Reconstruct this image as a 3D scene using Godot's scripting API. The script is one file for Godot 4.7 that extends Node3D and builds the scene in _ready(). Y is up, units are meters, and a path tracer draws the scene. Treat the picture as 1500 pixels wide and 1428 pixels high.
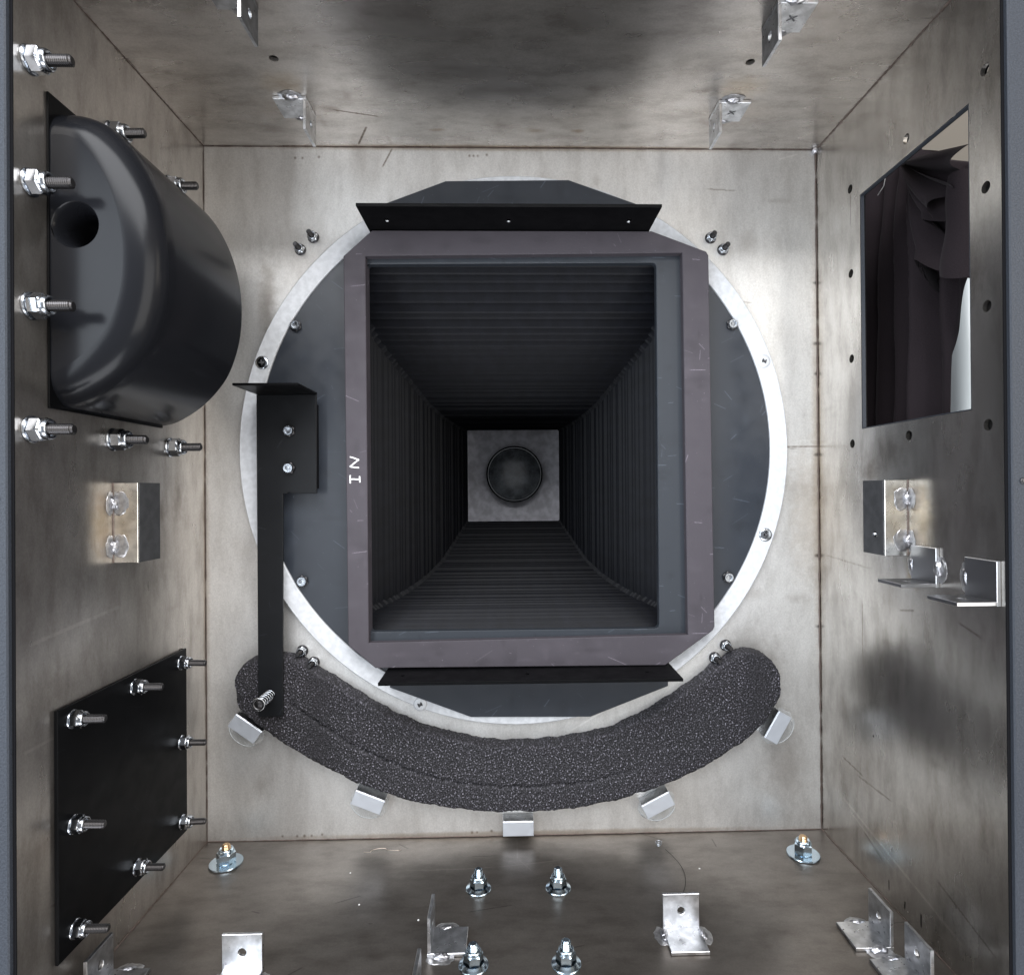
extends Node3D
# The inside of a welded steel cabinet seen from its open front: a camera bellows in the back wall, brackets, bolts and covers on the walls.
# x right, y up, z towards the open front. Floor y = 0, back wall z = 0, side walls x = -0.3 and 0.3, ceiling y = CEIL.

const CEIL := 0.672
const FRONT := 0.2335
var M := {}
var shape_cache := {}
var rng := RandomNumberGenerator.new()


func _ready() -> void:
	rng.seed = 41
	# ---- camera
	var cam := Camera3D.new()
	cam.name = "camera"
	cam.projection = Camera3D.PROJECTION_FRUSTUM
	cam.near = 0.02
	cam.far = 20.0
	cam.size = 2.0 * 0.02 * 714.0 / 920.0
	cam.frustum_offset = Vector2(-19.5 / 920.0 * 0.02, 0.0)
	cam.position = Vector3(-0.006, 0.3373, 0.6139)
	cam.rotation = Vector3(0.0035, -0.025, -0.0072)
	add_child(cam)
	# ---- surroundings and lamps
	var env := Environment.new()
	env.background_mode = Environment.BG_COLOR
	env.background_color = Color(0.40, 0.415, 0.44).linear_to_srgb()
	env.tonemap_mode = Environment.TONE_MAPPER_LINEAR
	env.tonemap_exposure = 1.22
	env.sdfgi_enabled = true
	env.ssao_enabled = true
	env.ssil_enabled = true
	var we := WorldEnvironment.new()
	we.name = "world_environment"
	we.environment = env
	add_child(we)
	soft_lamp("soft_lamp", Vector3(0.1, 1.55, 1.25), Vector3(0, 0.35, 0.0), Vector2(1.9, 0.9), 6.0, Color(0.985, 0.99, 1.0))
	soft_lamp("soft_lamp", Vector3(-1.05, 0.45, 1.15), Vector3(0, 0.35, 0.0), Vector2(0.9, 1.2), 2.2, Color(0.93, 0.965, 1.0))
	soft_lamp("soft_lamp", Vector3(1.05, 0.45, 1.15), Vector3(0, 0.35, 0.0), Vector2(0.9, 1.2), 1.3, Color(1.0, 0.985, 0.96))
	soft_lamp("soft_lamp", Vector3(0.0, -0.95, 1.10), Vector3(0, 0.40, 0.0), Vector2(1.4, 0.7), 2.2, Color(0.97, 0.98, 1.0))
	# ---- the room light that reaches the cloth outside the side window
	soft_lamp("soft_lamp", Vector3(1.3, 0.9, 0.35), Vector3(0.4, 0.5, 0.1), Vector2(0.5, 0.5), 0.28, Color(1.0, 0.96, 0.9))
	materials()
	build_cabinet()
	build_bellows_group()
	build_left_wall()
	build_right_wall()
	build_ceiling()
	build_floor()
	build_back_wall()
	build_window_view()


func soft_lamp(called: String, at: Vector3, to: Vector3, size: Vector2, energy: float, tint: Color) -> void:
	var l := AreaLight3D.new()
	l.name = called
	l.area_size = size
	l.area_normalize_energy = true
	l.light_energy = energy
	l.light_color = tint
	l.shadow_enabled = true
	l.set("area_range", 6.0)
	add_child(l, true)
	l.look_at_from_position(at, to, Vector3.UP)


# =============================================================== materials
func lin(r: float, g: float, b: float) -> Color:
	return Color(r, g, b).linear_to_srgb()


func mat(called: String, c: Color, rough: float, metal := 0.0, spec := 0.5) -> StandardMaterial3D:
	var m := StandardMaterial3D.new()
	m.resource_name = called
	m.albedo_color = c
	m.roughness = rough
	m.metallic = metal
	m.metallic_specular = spec
	M[called] = m
	return m


func noise_tex(w: int, h: int, freq: float, octaves: int, s: int, colors: Array, stops: Array, kind := FastNoiseLite.TYPE_SIMPLEX_SMOOTH) -> NoiseTexture2D:
	var n := FastNoiseLite.new()
	n.noise_type = kind
	n.seed = s
	n.frequency = freq
	n.fractal_octaves = octaves
	var t := NoiseTexture2D.new()
	t.width = w
	t.height = h
	t.noise = n
	t.seamless = true
	t.normalize = true
	if colors.size():
		var g := Gradient.new()
		var cs := PackedColorArray()
		for c in colors:
			cs.append(c)
		g.colors = cs
		g.offsets = PackedFloat32Array(stops)
		t.color_ramp = g
	return t


func tri(m: StandardMaterial3D, per_metre: float) -> void:
	m.uv1_triplanar = true
	m.uv1_scale = Vector3.ONE * per_metre


func grey(v: float) -> Color:
	return Color(v, v, v)


func bumps(m: StandardMaterial3D, t: Texture2D, cm: float) -> void:
	m.heightmap_enabled = true
	m.heightmap_texture = t
	m.heightmap_scale = cm


func materials() -> void:
	var fine := noise_tex(512, 512, 0.35, 2, 3, [], [])
	var mid := noise_tex(512, 512, 0.02, 5, 8, [grey(0.75), grey(1.0)], [0.2, 0.8])
	var wear := noise_tex(512, 512, 0.012, 5, 15, [grey(0.85), grey(1.0)], [0.25, 0.75])
	var mk := Marks.new(0.25, 0.25, 0.0, 768, 768, 17)
	mk.im.fill(grey(0.40))
	for k in 150:
		mk.blot(rng.randf() * 0.25, rng.randf() * 0.25, rng.randf_range(0.002, 0.02), rng.randf_range(0.002, 0.012), grey(0.48) if k % 2 else grey(0.33), rng.randf_range(0.15, 0.5))
	for k in 70:
		var u := rng.randf() * 0.25
		var v := rng.randf() * 0.25
		mk.line(u, v, u + rng.randf_range(-0.02, 0.02), v + rng.randf_range(-0.012, 0.012), 0.00018, grey(0.95), rng.randf_range(0.15, 0.6))
	for k in 160:
		mk.blot(rng.randf() * 0.25, rng.randf() * 0.25, 0.0004, 0.0004, grey(0.95), rng.randf_range(0.2, 0.7), 0.3)
	var worn := ImageTexture.create_from_image(mk.im)
	var m := mat("hammered_paint", lin(0.034, 0.039, 0.049), 0.5, 0.0, 0.3)
	m.albedo_texture = noise_tex(512, 512, 0.18, 3, 4, [grey(0.78), grey(1.0)], [0.2, 0.8])
	tri(m, 9.0)
	bumps(m, noise_tex(512, 512, 0.12, 2, 5, [], []), 0.02)
	m = mat("ring_metal", lin(0.57, 0.585, 0.61), 0.5, 0.15)
	m.albedo_texture = noise_tex(512, 512, 0.05, 5, 6, [grey(0.93), grey(1.0)], [0.25, 0.75])
	tri(m, 5.0)
	m = mat("satin_black", lin(0.155, 0.183, 0.236), 0.4, 0.0, 0.5)
	m.albedo_texture = worn
	m.roughness_texture = mid
	tri(m, 4.0)
	m = mat("black_sheet", lin(0.015, 0.0155, 0.018), 0.45, 0.0, 0.18)
	m.albedo_texture = worn
	m.roughness_texture = mid
	tri(m, 4.0)
	m = mat("frame_board", lin(0.34, 0.30, 0.358), 0.72, 0.0, 0.4)
	m.albedo_texture = worn
	m.roughness_texture = mid
	tri(m, 4.0)
	bumps(m, fine, 0.006)
	m = mat("inner_black", lin(0.17, 0.20, 0.25), 0.42, 0.0, 0.42)
	m.albedo_texture = worn
	tri(m, 5.0)
	m = mat("bellows_cloth", lin(0.0046, 0.0052, 0.0082), 0.5, 0.0, 0.25)
	m.albedo_texture = mid
	tri(m, 6.0)
	m = mat("lens_board", lin(0.66, 0.65, 0.70), 0.5, 0.0, 0.5)
	m.albedo_texture = wear
	tri(m, 8.0)
	m = mat("moulded_black", lin(0.007, 0.0074, 0.009), 0.21, 0.0, 0.25)
	m = mat("flag_black", lin(0.036, 0.040, 0.048), 0.42, 0.0, 0.34)
	m.albedo_texture = worn
	tri(m, 4.0)
	m = mat("zinc", lin(0.36, 0.38, 0.41), 0.22, 1.0)
	m.roughness_texture = mid
	tri(m, 40.0)
	m = mat("bright_zinc", lin(0.44, 0.53, 0.60), 0.2, 1.0)
	m.roughness_texture = mid
	tri(m, 40.0)
	m = mat("black_oxide", lin(0.06, 0.058, 0.06), 0.32, 0.9)
	m = mat("stud_steel", lin(0.45, 0.46, 0.47), 0.28, 1.0)
	m = mat("brass_zinc", lin(0.50, 0.34, 0.20), 0.3, 1.0)
	m = mat("nylon", lin(0.20, 0.20, 0.21), 0.5)
	m = mat("aluminium", lin(0.60, 0.61, 0.63), 0.36, 1.0)
	m.albedo_texture = wear
	m.roughness_texture = mid
	tri(m, 14.0)
	bumps(m, noise_tex(16, 512, 0.3, 2, 31, [], []), 0.004)
	m = mat("dull_steel", lin(0.36, 0.36, 0.37), 0.3, 1.0)
	m = mat("aluminium_face", lin(0.56, 0.59, 0.64), 0.5, 0.7)
	m.roughness_texture = mid
	tri(m, 14.0)
	m = mat("block_face", lin(0.63, 0.61, 0.57), 0.34, 1.0)
	m.albedo_texture = wear
	m.roughness_texture = mid
	tri(m, 10.0)
	m = mat("mill_scale", lin(0.055, 0.056, 0.06), 0.5, 0.4)
	m.albedo_texture = wear
	tri(m, 14.0)
	m = mat("weld_metal", lin(0.36, 0.36, 0.38), 0.3, 1.0)
	bumps(m, noise_tex(256, 256, 0.05, 3, 33, [], []), 0.03)
	tri(m, 60.0)
	m = mat("weld_halo", lin(0.42, 0.415, 0.42), 0.36, 0.9)
	m.albedo_texture = wear
	tri(m, 40.0)
	m = mat("seam_rust", lin(0.15, 0.115, 0.10), 0.55, 0.6)
	m.albedo_texture = wear
	tri(m, 25.0)
	m = mat("glue", Color(0.80, 0.82, 0.83, 0.22), 0.12)
	m.transparency = BaseMaterial3D.TRANSPARENCY_ALPHA
	m = mat("glue_rim", lin(0.5, 0.52, 0.53), 0.12, 0.0, 0.8)
	m = mat("foam", lin(0.33, 0.315, 0.37), 0.8, 0.0, 0.4)
	m.albedo_texture = noise_tex(1024, 1024, 0.20, 2, 51, [grey(0.13), grey(0.25), grey(0.38), grey(1.0), grey(1.0)], [0.30, 0.54, 0.71, 0.85, 1.0])
	tri(m, 1.0 / 0.42)
	bumps(m, noise_tex(1024, 1024, 0.22, 2, 53, [], []), 0.12)
	m = mat("drape", lin(0.026, 0.0205, 0.0235), 0.85, 0.0, 0.15)
	m.albedo_texture = noise_tex(512, 512, 0.4, 2, 61, [grey(0.7), grey(1.0)], [0.2, 0.8])
	m.rim_enabled = true
	m.rim = 0.15
	tri(m, 6.0)
	m = mat("cream_wall", lin(0.55, 0.50, 0.42), 0.8)
	m = mat("beige_wall", lin(0.36, 0.32, 0.27), 0.8)
	m = mat("white_tube", lin(0.46, 0.50, 0.52), 0.3)
	m = mat("orange_paint", lin(0.5, 0.2, 0.06), 0.6)
	m = mat("white_ink", lin(0.8, 0.8, 0.8), 0.7)
	m = mat("dark_ink", lin(0.07, 0.07, 0.075), 0.6)
	m = mat("copper_wire", lin(0.5, 0.42, 0.36), 0.3, 1.0)
	m = mat("thread", lin(0.45, 0.45, 0.45), 0.7)
	m = mat("dust", lin(0.6, 0.6, 0.58), 0.8)
	m = mat("black_seal", lin(0.008, 0.008, 0.009), 0.6, 0.0, 0.05)


# ---- painted marks on a wall sheet: an image over the whole sheet, in metres from its lower left corner
class Marks:
	var im: Image
	var w: float
	var h: float
	var x0: float
	var noise := FastNoiseLite.new()

	func _init(width: float, height: float, left: float, px: int, py: int, s: int) -> void:
		w = width
		h = height
		x0 = left
		# fine grain of the rolled sheet, then the marks go on top
		var grain := FastNoiseLite.new()
		grain.noise_type = FastNoiseLite.TYPE_VALUE
		grain.frequency = 0.8
		grain.fractal_octaves = 2
		grain.seed = s * 7 + 3
		im = grain.get_image(px, py)
		im.convert(Image.FORMAT_RGB8)
		im.adjust_bcs(1.0, 0.06, 1.0)
		im.adjust_bcs(1.80, 1.0, 1.0)
		noise.seed = s
		noise.frequency = 90.0

	func px(u: float, v: float) -> Vector2:
		return Vector2((u - x0) / w * im.get_width(), (1.0 - v / h) * im.get_height())

	func blot(u: float, v: float, ru: float, rv: float, c: Color, a: float, hard := 0.0, rough := 0.5) -> void:
		var p := px(u, v)
		var rx := ru / w * im.get_width()
		var ry := rv / h * im.get_height()
		for y in range(maxi(0, int(p.y - ry * 1.3)), mini(im.get_height(), int(p.y + ry * 1.3) + 2)):
			for x in range(maxi(0, int(p.x - rx * 1.3)), mini(im.get_width(), int(p.x + rx * 1.3) + 2)):
				var dx := (x + 0.5 - p.x) / rx
				var dy := (y + 0.5 - p.y) / ry
				var d := sqrt(dx * dx + dy * dy) + rough * 0.5 * noise.get_noise_2d((x / float(im.get_width())) * w, (y / float(im.get_height())) * h)
				var k := 1.0 - smoothstep(hard, 1.0, d)
				if k > 0.003:
					im.set_pixel(x, y, im.get_pixel(x, y).lerp(c, k * a))

	func line(u0: float, v0: float, u1: float, v1: float, wide: float, c: Color, a: float, wander := 0.0) -> void:
		var n := int(px(u0, v0).distance_to(px(u1, v1)) * 2.0) + 2
		for i in n:
			var t := i / float(n - 1)
			var q := px(lerpf(u0, u1, t), lerpf(v0, v1, t) + wander * sin(t * PI))
			var k := a * (0.55 + 0.45 * noise.get_noise_2d(t * 0.13 + u0, v0)) * smoothstep(0.0, 0.12, t) * smoothstep(0.0, 0.12, 1.0 - t)
			var r := maxf(0.5, wide / w * im.get_width())
			for yy in range(int(q.y - r), int(q.y + r) + 1):
				for xx in range(int(q.x - r), int(q.x + r) + 1):
					if xx >= 0 and yy >= 0 and xx < im.get_width() and yy < im.get_height():
						im.set_pixel(xx, yy, im.get_pixel(xx, yy).lerp(c, clampf(k, 0.0, 1.0) * 0.5))


func sheet_metal(called: String, marks: Marks, tint: Color, rough: float, s: int, metal := 0.91, even := 0.0) -> StandardMaterial3D:
	var m := mat(called, tint, rough, metal)
	m.albedo_texture = ImageTexture.create_from_image(marks.im)
	m.uv1_triplanar = true
	m.uv1_triplanar_sharpness = 20.0
	m.uv1_scale = Vector3(1.0 / marks.w, 1.0 / marks.h, 1.0)
	m.uv1_offset = Vector3(-marks.x0 / marks.w, -1.0, 0.0)
	m.roughness_texture = noise_tex(512, 512, 0.009, 6, s, [grey(0.82), grey(0.92), grey(1.0)], [0.2, 0.5, 0.8])
	m.roughness_texture_channel = BaseMaterial3D.TEXTURE_CHANNEL_RED
	m.detail_enabled = true
	m.detail_blend_mode = BaseMaterial3D.BLEND_MODE_MUL
	m.detail_uv_layer = BaseMaterial3D.DETAIL_UV_2
	m.detail_albedo = noise_tex(1024, 1024, 0.012, 8, s + 1, [Color(0.87, 0.863, 0.857).lerp(Color.WHITE, even), Color(0.955, 0.952, 0.95).lerp(Color.WHITE, even), Color(1, 1, 1)], [0.2, 0.5, 0.78])
	m.detail_albedo.noise.fractal_gain = 0.66
	m.uv2_triplanar = true
	m.uv2_triplanar_sharpness = 20.0
	m.uv2_scale = Vector3(3.6, 1.1, 3.6) if marks.h > 0.5 else Vector3(1.3, 3.2, 1.3)
	return m


# =============================================================== objects
func numbered(called: String) -> String:
	if not has_node(NodePath(called)):
		return called
	var k := 1
	while has_node(NodePath("%s_%03d" % [called, k])):
		k += 1
	return "%s_%03d" % [called, k]


func thing(called: String, label: String, category: String, at := Vector3.ZERO, group := "", basis := Basis.IDENTITY) -> Node3D:
	var o := Node3D.new()
	o.name = numbered(called)
	add_child(o)
	o.transform = Transform3D(basis, at)
	o.set_meta("label", label)
	o.set_meta("category", category)
	if group:
		o.set_meta("group", group)
	return o


func part(parent: Node3D, called: String, mesh: Mesh, m: Material, at := Transform3D.IDENTITY, label := "") -> MeshInstance3D:
	var o := MeshInstance3D.new()
	o.name = called
	if parent != self:
		var k := 1
		while parent.has_node(NodePath(String(o.name))):
			o.name = "%s_%03d" % [called, k]
			k += 1
	else:
		o.name = numbered(called)
	o.mesh = mesh
	o.material_override = m
	o.transform = at
	if label:
		o.set_meta("label", label)
	parent.add_child(o, true)
	return o


func copy(src: Node3D, called: String, label: String, at: Vector3, basis: Basis) -> Node3D:
	var o: Node3D = src.duplicate()
	o.name = numbered(called)
	add_child(o)
	o.transform = Transform3D(basis, at)
	o.set_meta("label", label)
	return o


# =============================================================== mesh helpers
func begin() -> SurfaceTool:
	var st := SurfaceTool.new()
	st.begin(Mesh.PRIMITIVE_TRIANGLES)
	st.set_smooth_group(-1)
	return st


func done(st: SurfaceTool) -> ArrayMesh:
	st.generate_normals()
	return st.commit()


func t3(st: SurfaceTool, a: Vector3, b: Vector3, c: Vector3, out: Vector3) -> void:
	if (b - a).cross(c - a).dot(out) > 0.0:
		var k := b
		b = c
		c = k
	st.add_vertex(a)
	st.add_vertex(b)
	st.add_vertex(c)


func q4(st: SurfaceTool, a: Vector3, b: Vector3, c: Vector3, d: Vector3, out: Vector3) -> void:
	t3(st, a, b, c, out)
	t3(st, a, c, d, out)


func circle(c: Vector2, r: float, n := 16) -> PackedVector2Array:
	var p := PackedVector2Array()
	for i in n:
		p.append(c + Vector2.from_angle(TAU * i / n) * r)
	return p


func rect(x0: float, y0: float, x1: float, y1: float) -> PackedVector2Array:
	return PackedVector2Array([Vector2(x0, y0), Vector2(x1, y0), Vector2(x1, y1), Vector2(x0, y1)])


func ccw(p: PackedVector2Array) -> PackedVector2Array:
	var r := p.duplicate()
	if Geometry2D.is_polygon_clockwise(r):
		r.reverse()
	return r


func inset(p: PackedVector2Array, d: float) -> PackedVector2Array:   # p counter-clockwise as is_polygon_clockwise sees it, d > 0 shrinks it
	var r := PackedVector2Array()
	var n := p.size()
	var sign := -1.0 if area2(p) > 0.0 else 1.0
	for i in n:
		var e0 := (p[i] - p[(i + n - 1) % n]).normalized()
		var e1 := (p[(i + 1) % n] - p[i]).normalized()
		var n0 := Vector2(e0.y, -e0.x) * sign
		var n1 := Vector2(e1.y, -e1.x) * sign
		var b := n0 + n1
		r.append(p[i] + b * d / maxf(0.25, 0.5 * b.length_squared()))
	return r


func area2(p: PackedVector2Array) -> float:
	var s := 0.0
	for i in p.size():
		s += p[i].cross(p[(i + 1) % p.size()])
	return s * 0.5


func subdivided(p: PackedVector2Array, step: float) -> PackedVector2Array:
	var r := PackedVector2Array()
	for i in p.size():
		var a := p[i]
		var b := p[(i + 1) % p.size()]
		var n := maxi(1, int(ceil(a.distance_to(b) / step)))
		for k in n:
			r.append(a.lerp(b, k / float(n)))
	return r


func fill2(outline: PackedVector2Array, holes: Array) -> Array:   # triangles of a polygon with holes, as a list of Vector2
	var tris := []
	if holes.is_empty():
		var idx := Geometry2D.triangulate_polygon(outline)
		for i in idx:
			tris.append(outline[i])
		if tris.size():
			return tris
	# join each hole to the outline by a bridge, then cut ears
	var poly := outline.duplicate()
	var rest := holes.duplicate()
	rest.sort_custom(func(p, q): return most_x(p) > most_x(q))
	for h0 in rest:
		var h: PackedVector2Array = h0.duplicate()
		if (area2(h) > 0.0) == (area2(outline) > 0.0):
			h.reverse()
		var hi := 0
		for i in h.size():
			if h[i].x > h[hi].x:
				hi = i
		var order := []
		for i in poly.size():
			order.append([h[hi].distance_squared_to(poly[i]), i])
		order.sort()
		var pick := -1
		for o in order:
			var q: Vector2 = poly[o[1]]
			if q.x < h[hi].x + 1e-7:
				continue
			var clear := true
			for i in poly.size():
				var a := poly[i]
				var b := poly[(i + 1) % poly.size()]
				if a == q or b == q:
					continue
				if Geometry2D.segment_intersects_segment(h[hi], q, a, b) != null:
					clear = false
					break
			if clear:
				pick = o[1]
				break
		if pick < 0:
			print("no bridge")
			continue
		var next := PackedVector2Array()
		for i in pick + 1:
			next.append(poly[i])
		var off := (h[hi] - poly[pick]).normalized().orthogonal() * 2e-6
		if area2(outline) < 0.0:
			off = -off
		for i in h.size():
			next.append(h[(hi + i) % h.size()])
		next.append(h[hi] + off)
		next.append(poly[pick] + off)
		for i in range(pick + 1, poly.size()):
			next.append(poly[i])
		poly = next
	var idx2 := Geometry2D.triangulate_polygon(poly)
	var sum := 0.0
	for i in range(0, idx2.size(), 3):
		var a := poly[idx2[i]]
		var b := poly[idx2[i + 1]]
		var c := poly[idx2[i + 2]]
		sum += absf((b - a).cross(c - a)) * 0.5
		tris.append_array([a, b, c])
	var want := absf(area2(outline))
	for h in holes:
		want -= absf(area2(h))
	if absf(sum - want) > want * 0.004:   # the ears went wrong: try a Delaunay fill
		var pts := outline.duplicate()
		for h in holes:
			pts.append_array(h)
		var idx3 := Geometry2D.triangulate_delaunay(pts)
		var other := []
		var sum3 := 0.0
		for i in range(0, idx3.size(), 3):
			var a := pts[idx3[i]]
			var b := pts[idx3[i + 1]]
			var c := pts[idx3[i + 2]]
			var g := (a + b + c) / 3.0
			var out := not Geometry2D.is_point_in_polygon(g, outline)
			for h in holes:
				out = out or Geometry2D.is_point_in_polygon(g, h)
			if not out:
				sum3 += absf((b - a).cross(c - a)) * 0.5
				other.append_array([a, b, c])
		if absf(sum3 - want) < absf(sum - want):
			tris = other
			sum = sum3
		if absf(sum - want) > want * 0.004:
			print("fill2: area ", sum, " wanted ", want)
	return tris


func most_x(p: PackedVector2Array) -> float:
	var x := -1e9
	for q in p:
		x = maxf(x, q.x)
	return x


func plate(outline: PackedVector2Array, holes: Array, thick: float, bev := 0.0003, step := 0.02, st: SurfaceTool = null) -> Variant:
	# outline in x, y; back at z = 0, front at z = thick
	var own := st == null
	if own:
		st = begin()
	var o := ccw(outline)
	if holes.size():
		o = subdivided(o, step)
	var hs := []
	for h in holes:
		hs.append(subdivided(ccw(h), step) if h.size() < 9 else ccw(h))
	var oi := inset(o, bev) if bev > 0.0 else o
	var hi := []
	for h in hs:
		hi.append(inset(h, -bev) if bev > 0.0 else h)
	var tr := fill2(oi, hi)
	for i in range(0, tr.size(), 3):
		st.set_normal(Vector3.BACK)
		t3(st, v3(tr[i], thick), v3(tr[i + 1], thick), v3(tr[i + 2], thick), Vector3.BACK)
		st.set_normal(Vector3.FORWARD)
		t3(st, v3(tr[i], 0), v3(tr[i + 1], 0), v3(tr[i + 2], 0), Vector3.FORWARD)
	var loops := [[o, oi, 1.0]]
	for k in hs.size():
		loops.append([hs[k], hi[k], -1.0])
	for l in loops:
		var p: PackedVector2Array = l[0]
		var pi: PackedVector2Array = l[1]
		var sg := -1.0 if area2(p) > 0.0 else 1.0
		for i in p.size():
			var j := (i + 1) % p.size()
			var e := (p[j] - p[i]).normalized()
			var nn: Vector2 = -Vector2(e.y, -e.x) * sg * float(l[2])
			var n := Vector3(nn.x, nn.y, 0)
			st.set_normal(n.normalized())
			q4(st, v3(p[i], bev), v3(p[j], bev), v3(p[j], thick - bev), v3(p[i], thick - bev), n)
			if bev > 0.0:
				st.set_normal((n + Vector3.BACK).normalized())
				q4(st, v3(p[i], thick - bev), v3(p[j], thick - bev), v3(pi[j], thick), v3(pi[i], thick), n + Vector3.BACK)
				st.set_normal((n + Vector3.FORWARD).normalized())
				q4(st, v3(p[i], bev), v3(p[j], bev), v3(pi[j], 0), v3(pi[i], 0), n + Vector3.FORWARD)
	return st.commit() if own else st


func v3(p: Vector2, z: float) -> Vector3:
	return Vector3(p.x, p.y, z)


func lathe(profile: Array, n := 20, smooth := true) -> ArrayMesh:   # [radius, height] pairs, from the bottom up; axis is z
	var st := SurfaceTool.new()
	st.begin(Mesh.PRIMITIVE_TRIANGLES)
	st.set_smooth_group(0 if smooth else -1)
	for k in profile.size() - 1:
		var a = profile[k]
		var b = profile[k + 1]
		if smooth and a.size() > 2:
			st.set_smooth_group(int(a[2]))
		for i in n:
			var t0 := TAU * i / n
			var t1 := TAU * (i + 1) / n
			var p0 := Vector3(cos(t0) * a[0], sin(t0) * a[0], a[1])
			var p1 := Vector3(cos(t1) * a[0], sin(t1) * a[0], a[1])
			var p2 := Vector3(cos(t1) * b[0], sin(t1) * b[0], b[1])
			var p3 := Vector3(cos(t0) * b[0], sin(t0) * b[0], b[1])
			var tm := (t0 + t1) * 0.5
			var out := Vector3(cos(tm) * (b[1] - a[1]), sin(tm) * (b[1] - a[1]), a[0] - b[0])
			if b[0] > 1e-6:
				t3(st, p0, p2, p3, out)
			if a[0] > 1e-6:
				t3(st, p0, p1, p2, out)
	return done(st)


func tube(points: Array, r: float, n := 8, tip := 1.0) -> ArrayMesh:
	var st := SurfaceTool.new()
	st.begin(Mesh.PRIMITIVE_TRIANGLES)
	st.set_smooth_group(0)
	var rings := []
	var side := Vector3.ZERO
	for i in points.size():
		var d: Vector3 = (points[mini(i + 1, points.size() - 1)] - points[maxi(i - 1, 0)]).normalized()
		if side == Vector3.ZERO:
			side = d.cross(Vector3.UP if absf(d.y) < 0.9 else Vector3.RIGHT).normalized()
		side = (side - d * side.dot(d)).normalized()
		var up := d.cross(side)
		var rr := r * lerpf(1.0, tip, i / float(points.size() - 1))
		var ring := []
		for k in n:
			ring.append(points[i] + (side * cos(TAU * k / n) + up * sin(TAU * k / n)) * rr)
		rings.append(ring)
	for i in points.size() - 1:
		for k in n:
			var k1 := (k + 1) % n
			q4(st, rings[i][k], rings[i][k1], rings[i + 1][k1], rings[i + 1][k], (rings[i][k] + rings[i][k1]) * 0.5 - points[i])
	st.set_smooth_group(-1)
	for e in [0, points.size() - 1]:
		var out: Vector3 = points[0] - points[1] if e == 0 else points[e] - points[e - 1]
		for k in n:
			t3(st, points[e], rings[e][k], rings[e][(k + 1) % n], out)
	return done(st)


func hexnut(flats: float, h: float, hole: float) -> ArrayMesh:
	var st := begin()
	var n := 36
	var ap := flats * 0.5
	var levels := []
	for spec in [[0.0, ap * 0.985], [h * 0.10, ap * 1.16], [h * 0.86, ap * 1.16], [h, ap * 0.96]]:
		var ring := []
		for i in n:
			var t := TAU * i / n
			var hr := ap / cos(fposmod(t, PI / 3.0) - PI / 6.0)
			var r: float = minf(hr, spec[1])
			ring.append(Vector3(cos(t) * r, sin(t) * r, spec[0]))
		levels.append(ring)
	for l in 3:
		for i in n:
			var j := (i + 1) % n
			var out: Vector3 = levels[l][i] + levels[l][j]
			out.z = 0.0
			q4(st, levels[l][i], levels[l][j], levels[l + 1][j], levels[l + 1][i], out)
	for i in n:
		var j := (i + 1) % n
		var a: Vector3 = levels[3][i]
		var b: Vector3 = levels[3][j]
		var ai := Vector3(a.x, a.y, 0).normalized() * hole + Vector3(0, 0, h)
		var bi := Vector3(b.x, b.y, 0).normalized() * hole + Vector3(0, 0, h)
		q4(st, a, b, bi, ai, Vector3.BACK)
		t3(st, levels[0][i], levels[0][j], Vector3.ZERO, Vector3.FORWARD)
	return done(st)


func thread(r: float, h: float, pitch: float) -> ArrayMesh:
	# a real helix: the radius runs along the turn
	var st := SurfaceTool.new()
	st.begin(Mesh.PRIMITIVE_TRIANGLES)
	st.set_smooth_group(-1)
	var n := 14
	var rows := int(h / pitch * 2.0) + 1
	var grid := []
	for i in rows + 1:
		var ring := []
		for k in n + 1:
			var z: float = minf(h, maxf(0.0, (i + 2.0 * k / n - 1.0) * pitch * 0.5))
			var rr := r if i % 2 == 0 else r * 0.86
			ring.append(Vector3(cos(TAU * k / n) * rr, sin(TAU * k / n) * rr, z))
		grid.append(ring)
	for i in rows:
		for k in n:
			q4(st, grid[i][k], grid[i][k + 1], grid[i + 1][k + 1], grid[i + 1][k], Vector3(cos(TAU * (k + 0.5) / n), sin(TAU * (k + 0.5) / n), 0))
	for k in n:
		var a := Vector3(cos(TAU * k / n), sin(TAU * k / n), 0)
		var b := Vector3(cos(TAU * (k + 1) / n), sin(TAU * (k + 1) / n), 0)
		q4(st, a * r * 0.86 + Vector3(0, 0, h), b * r * 0.86 + Vector3(0, 0, h), b * r * 0.66 + Vector3(0, 0, h + r * 0.25), a * r * 0.66 + Vector3(0, 0, h + r * 0.25), a + Vector3.BACK)
		t3(st, a * r * 0.66 + Vector3(0, 0, h + r * 0.25), b * r * 0.66 + Vector3(0, 0, h + r * 0.25), Vector3(0, 0, h + r * 0.25), Vector3.BACK)
	return done(st)


func box(size: Vector3, bev := 0.0004) -> ArrayMesh:   # base centred at the origin, standing on z = 0
	return plate(rect(-size.x / 2, -size.y / 2, size.x / 2, size.y / 2), [], size.z, bev)


func facing(n: Vector3, up := Vector3.UP) -> Basis:   # local z along n
	var z := n.normalized()
	if absf(z.dot(up)) > 0.95:
		up = Vector3(0, 0, -1)
	var x := up.cross(z).normalized()
	return Basis(x, z.cross(x), z)


func spin(b: Basis, deg: float) -> Basis:
	return b * Basis(Vector3.BACK, deg_to_rad(deg))


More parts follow.
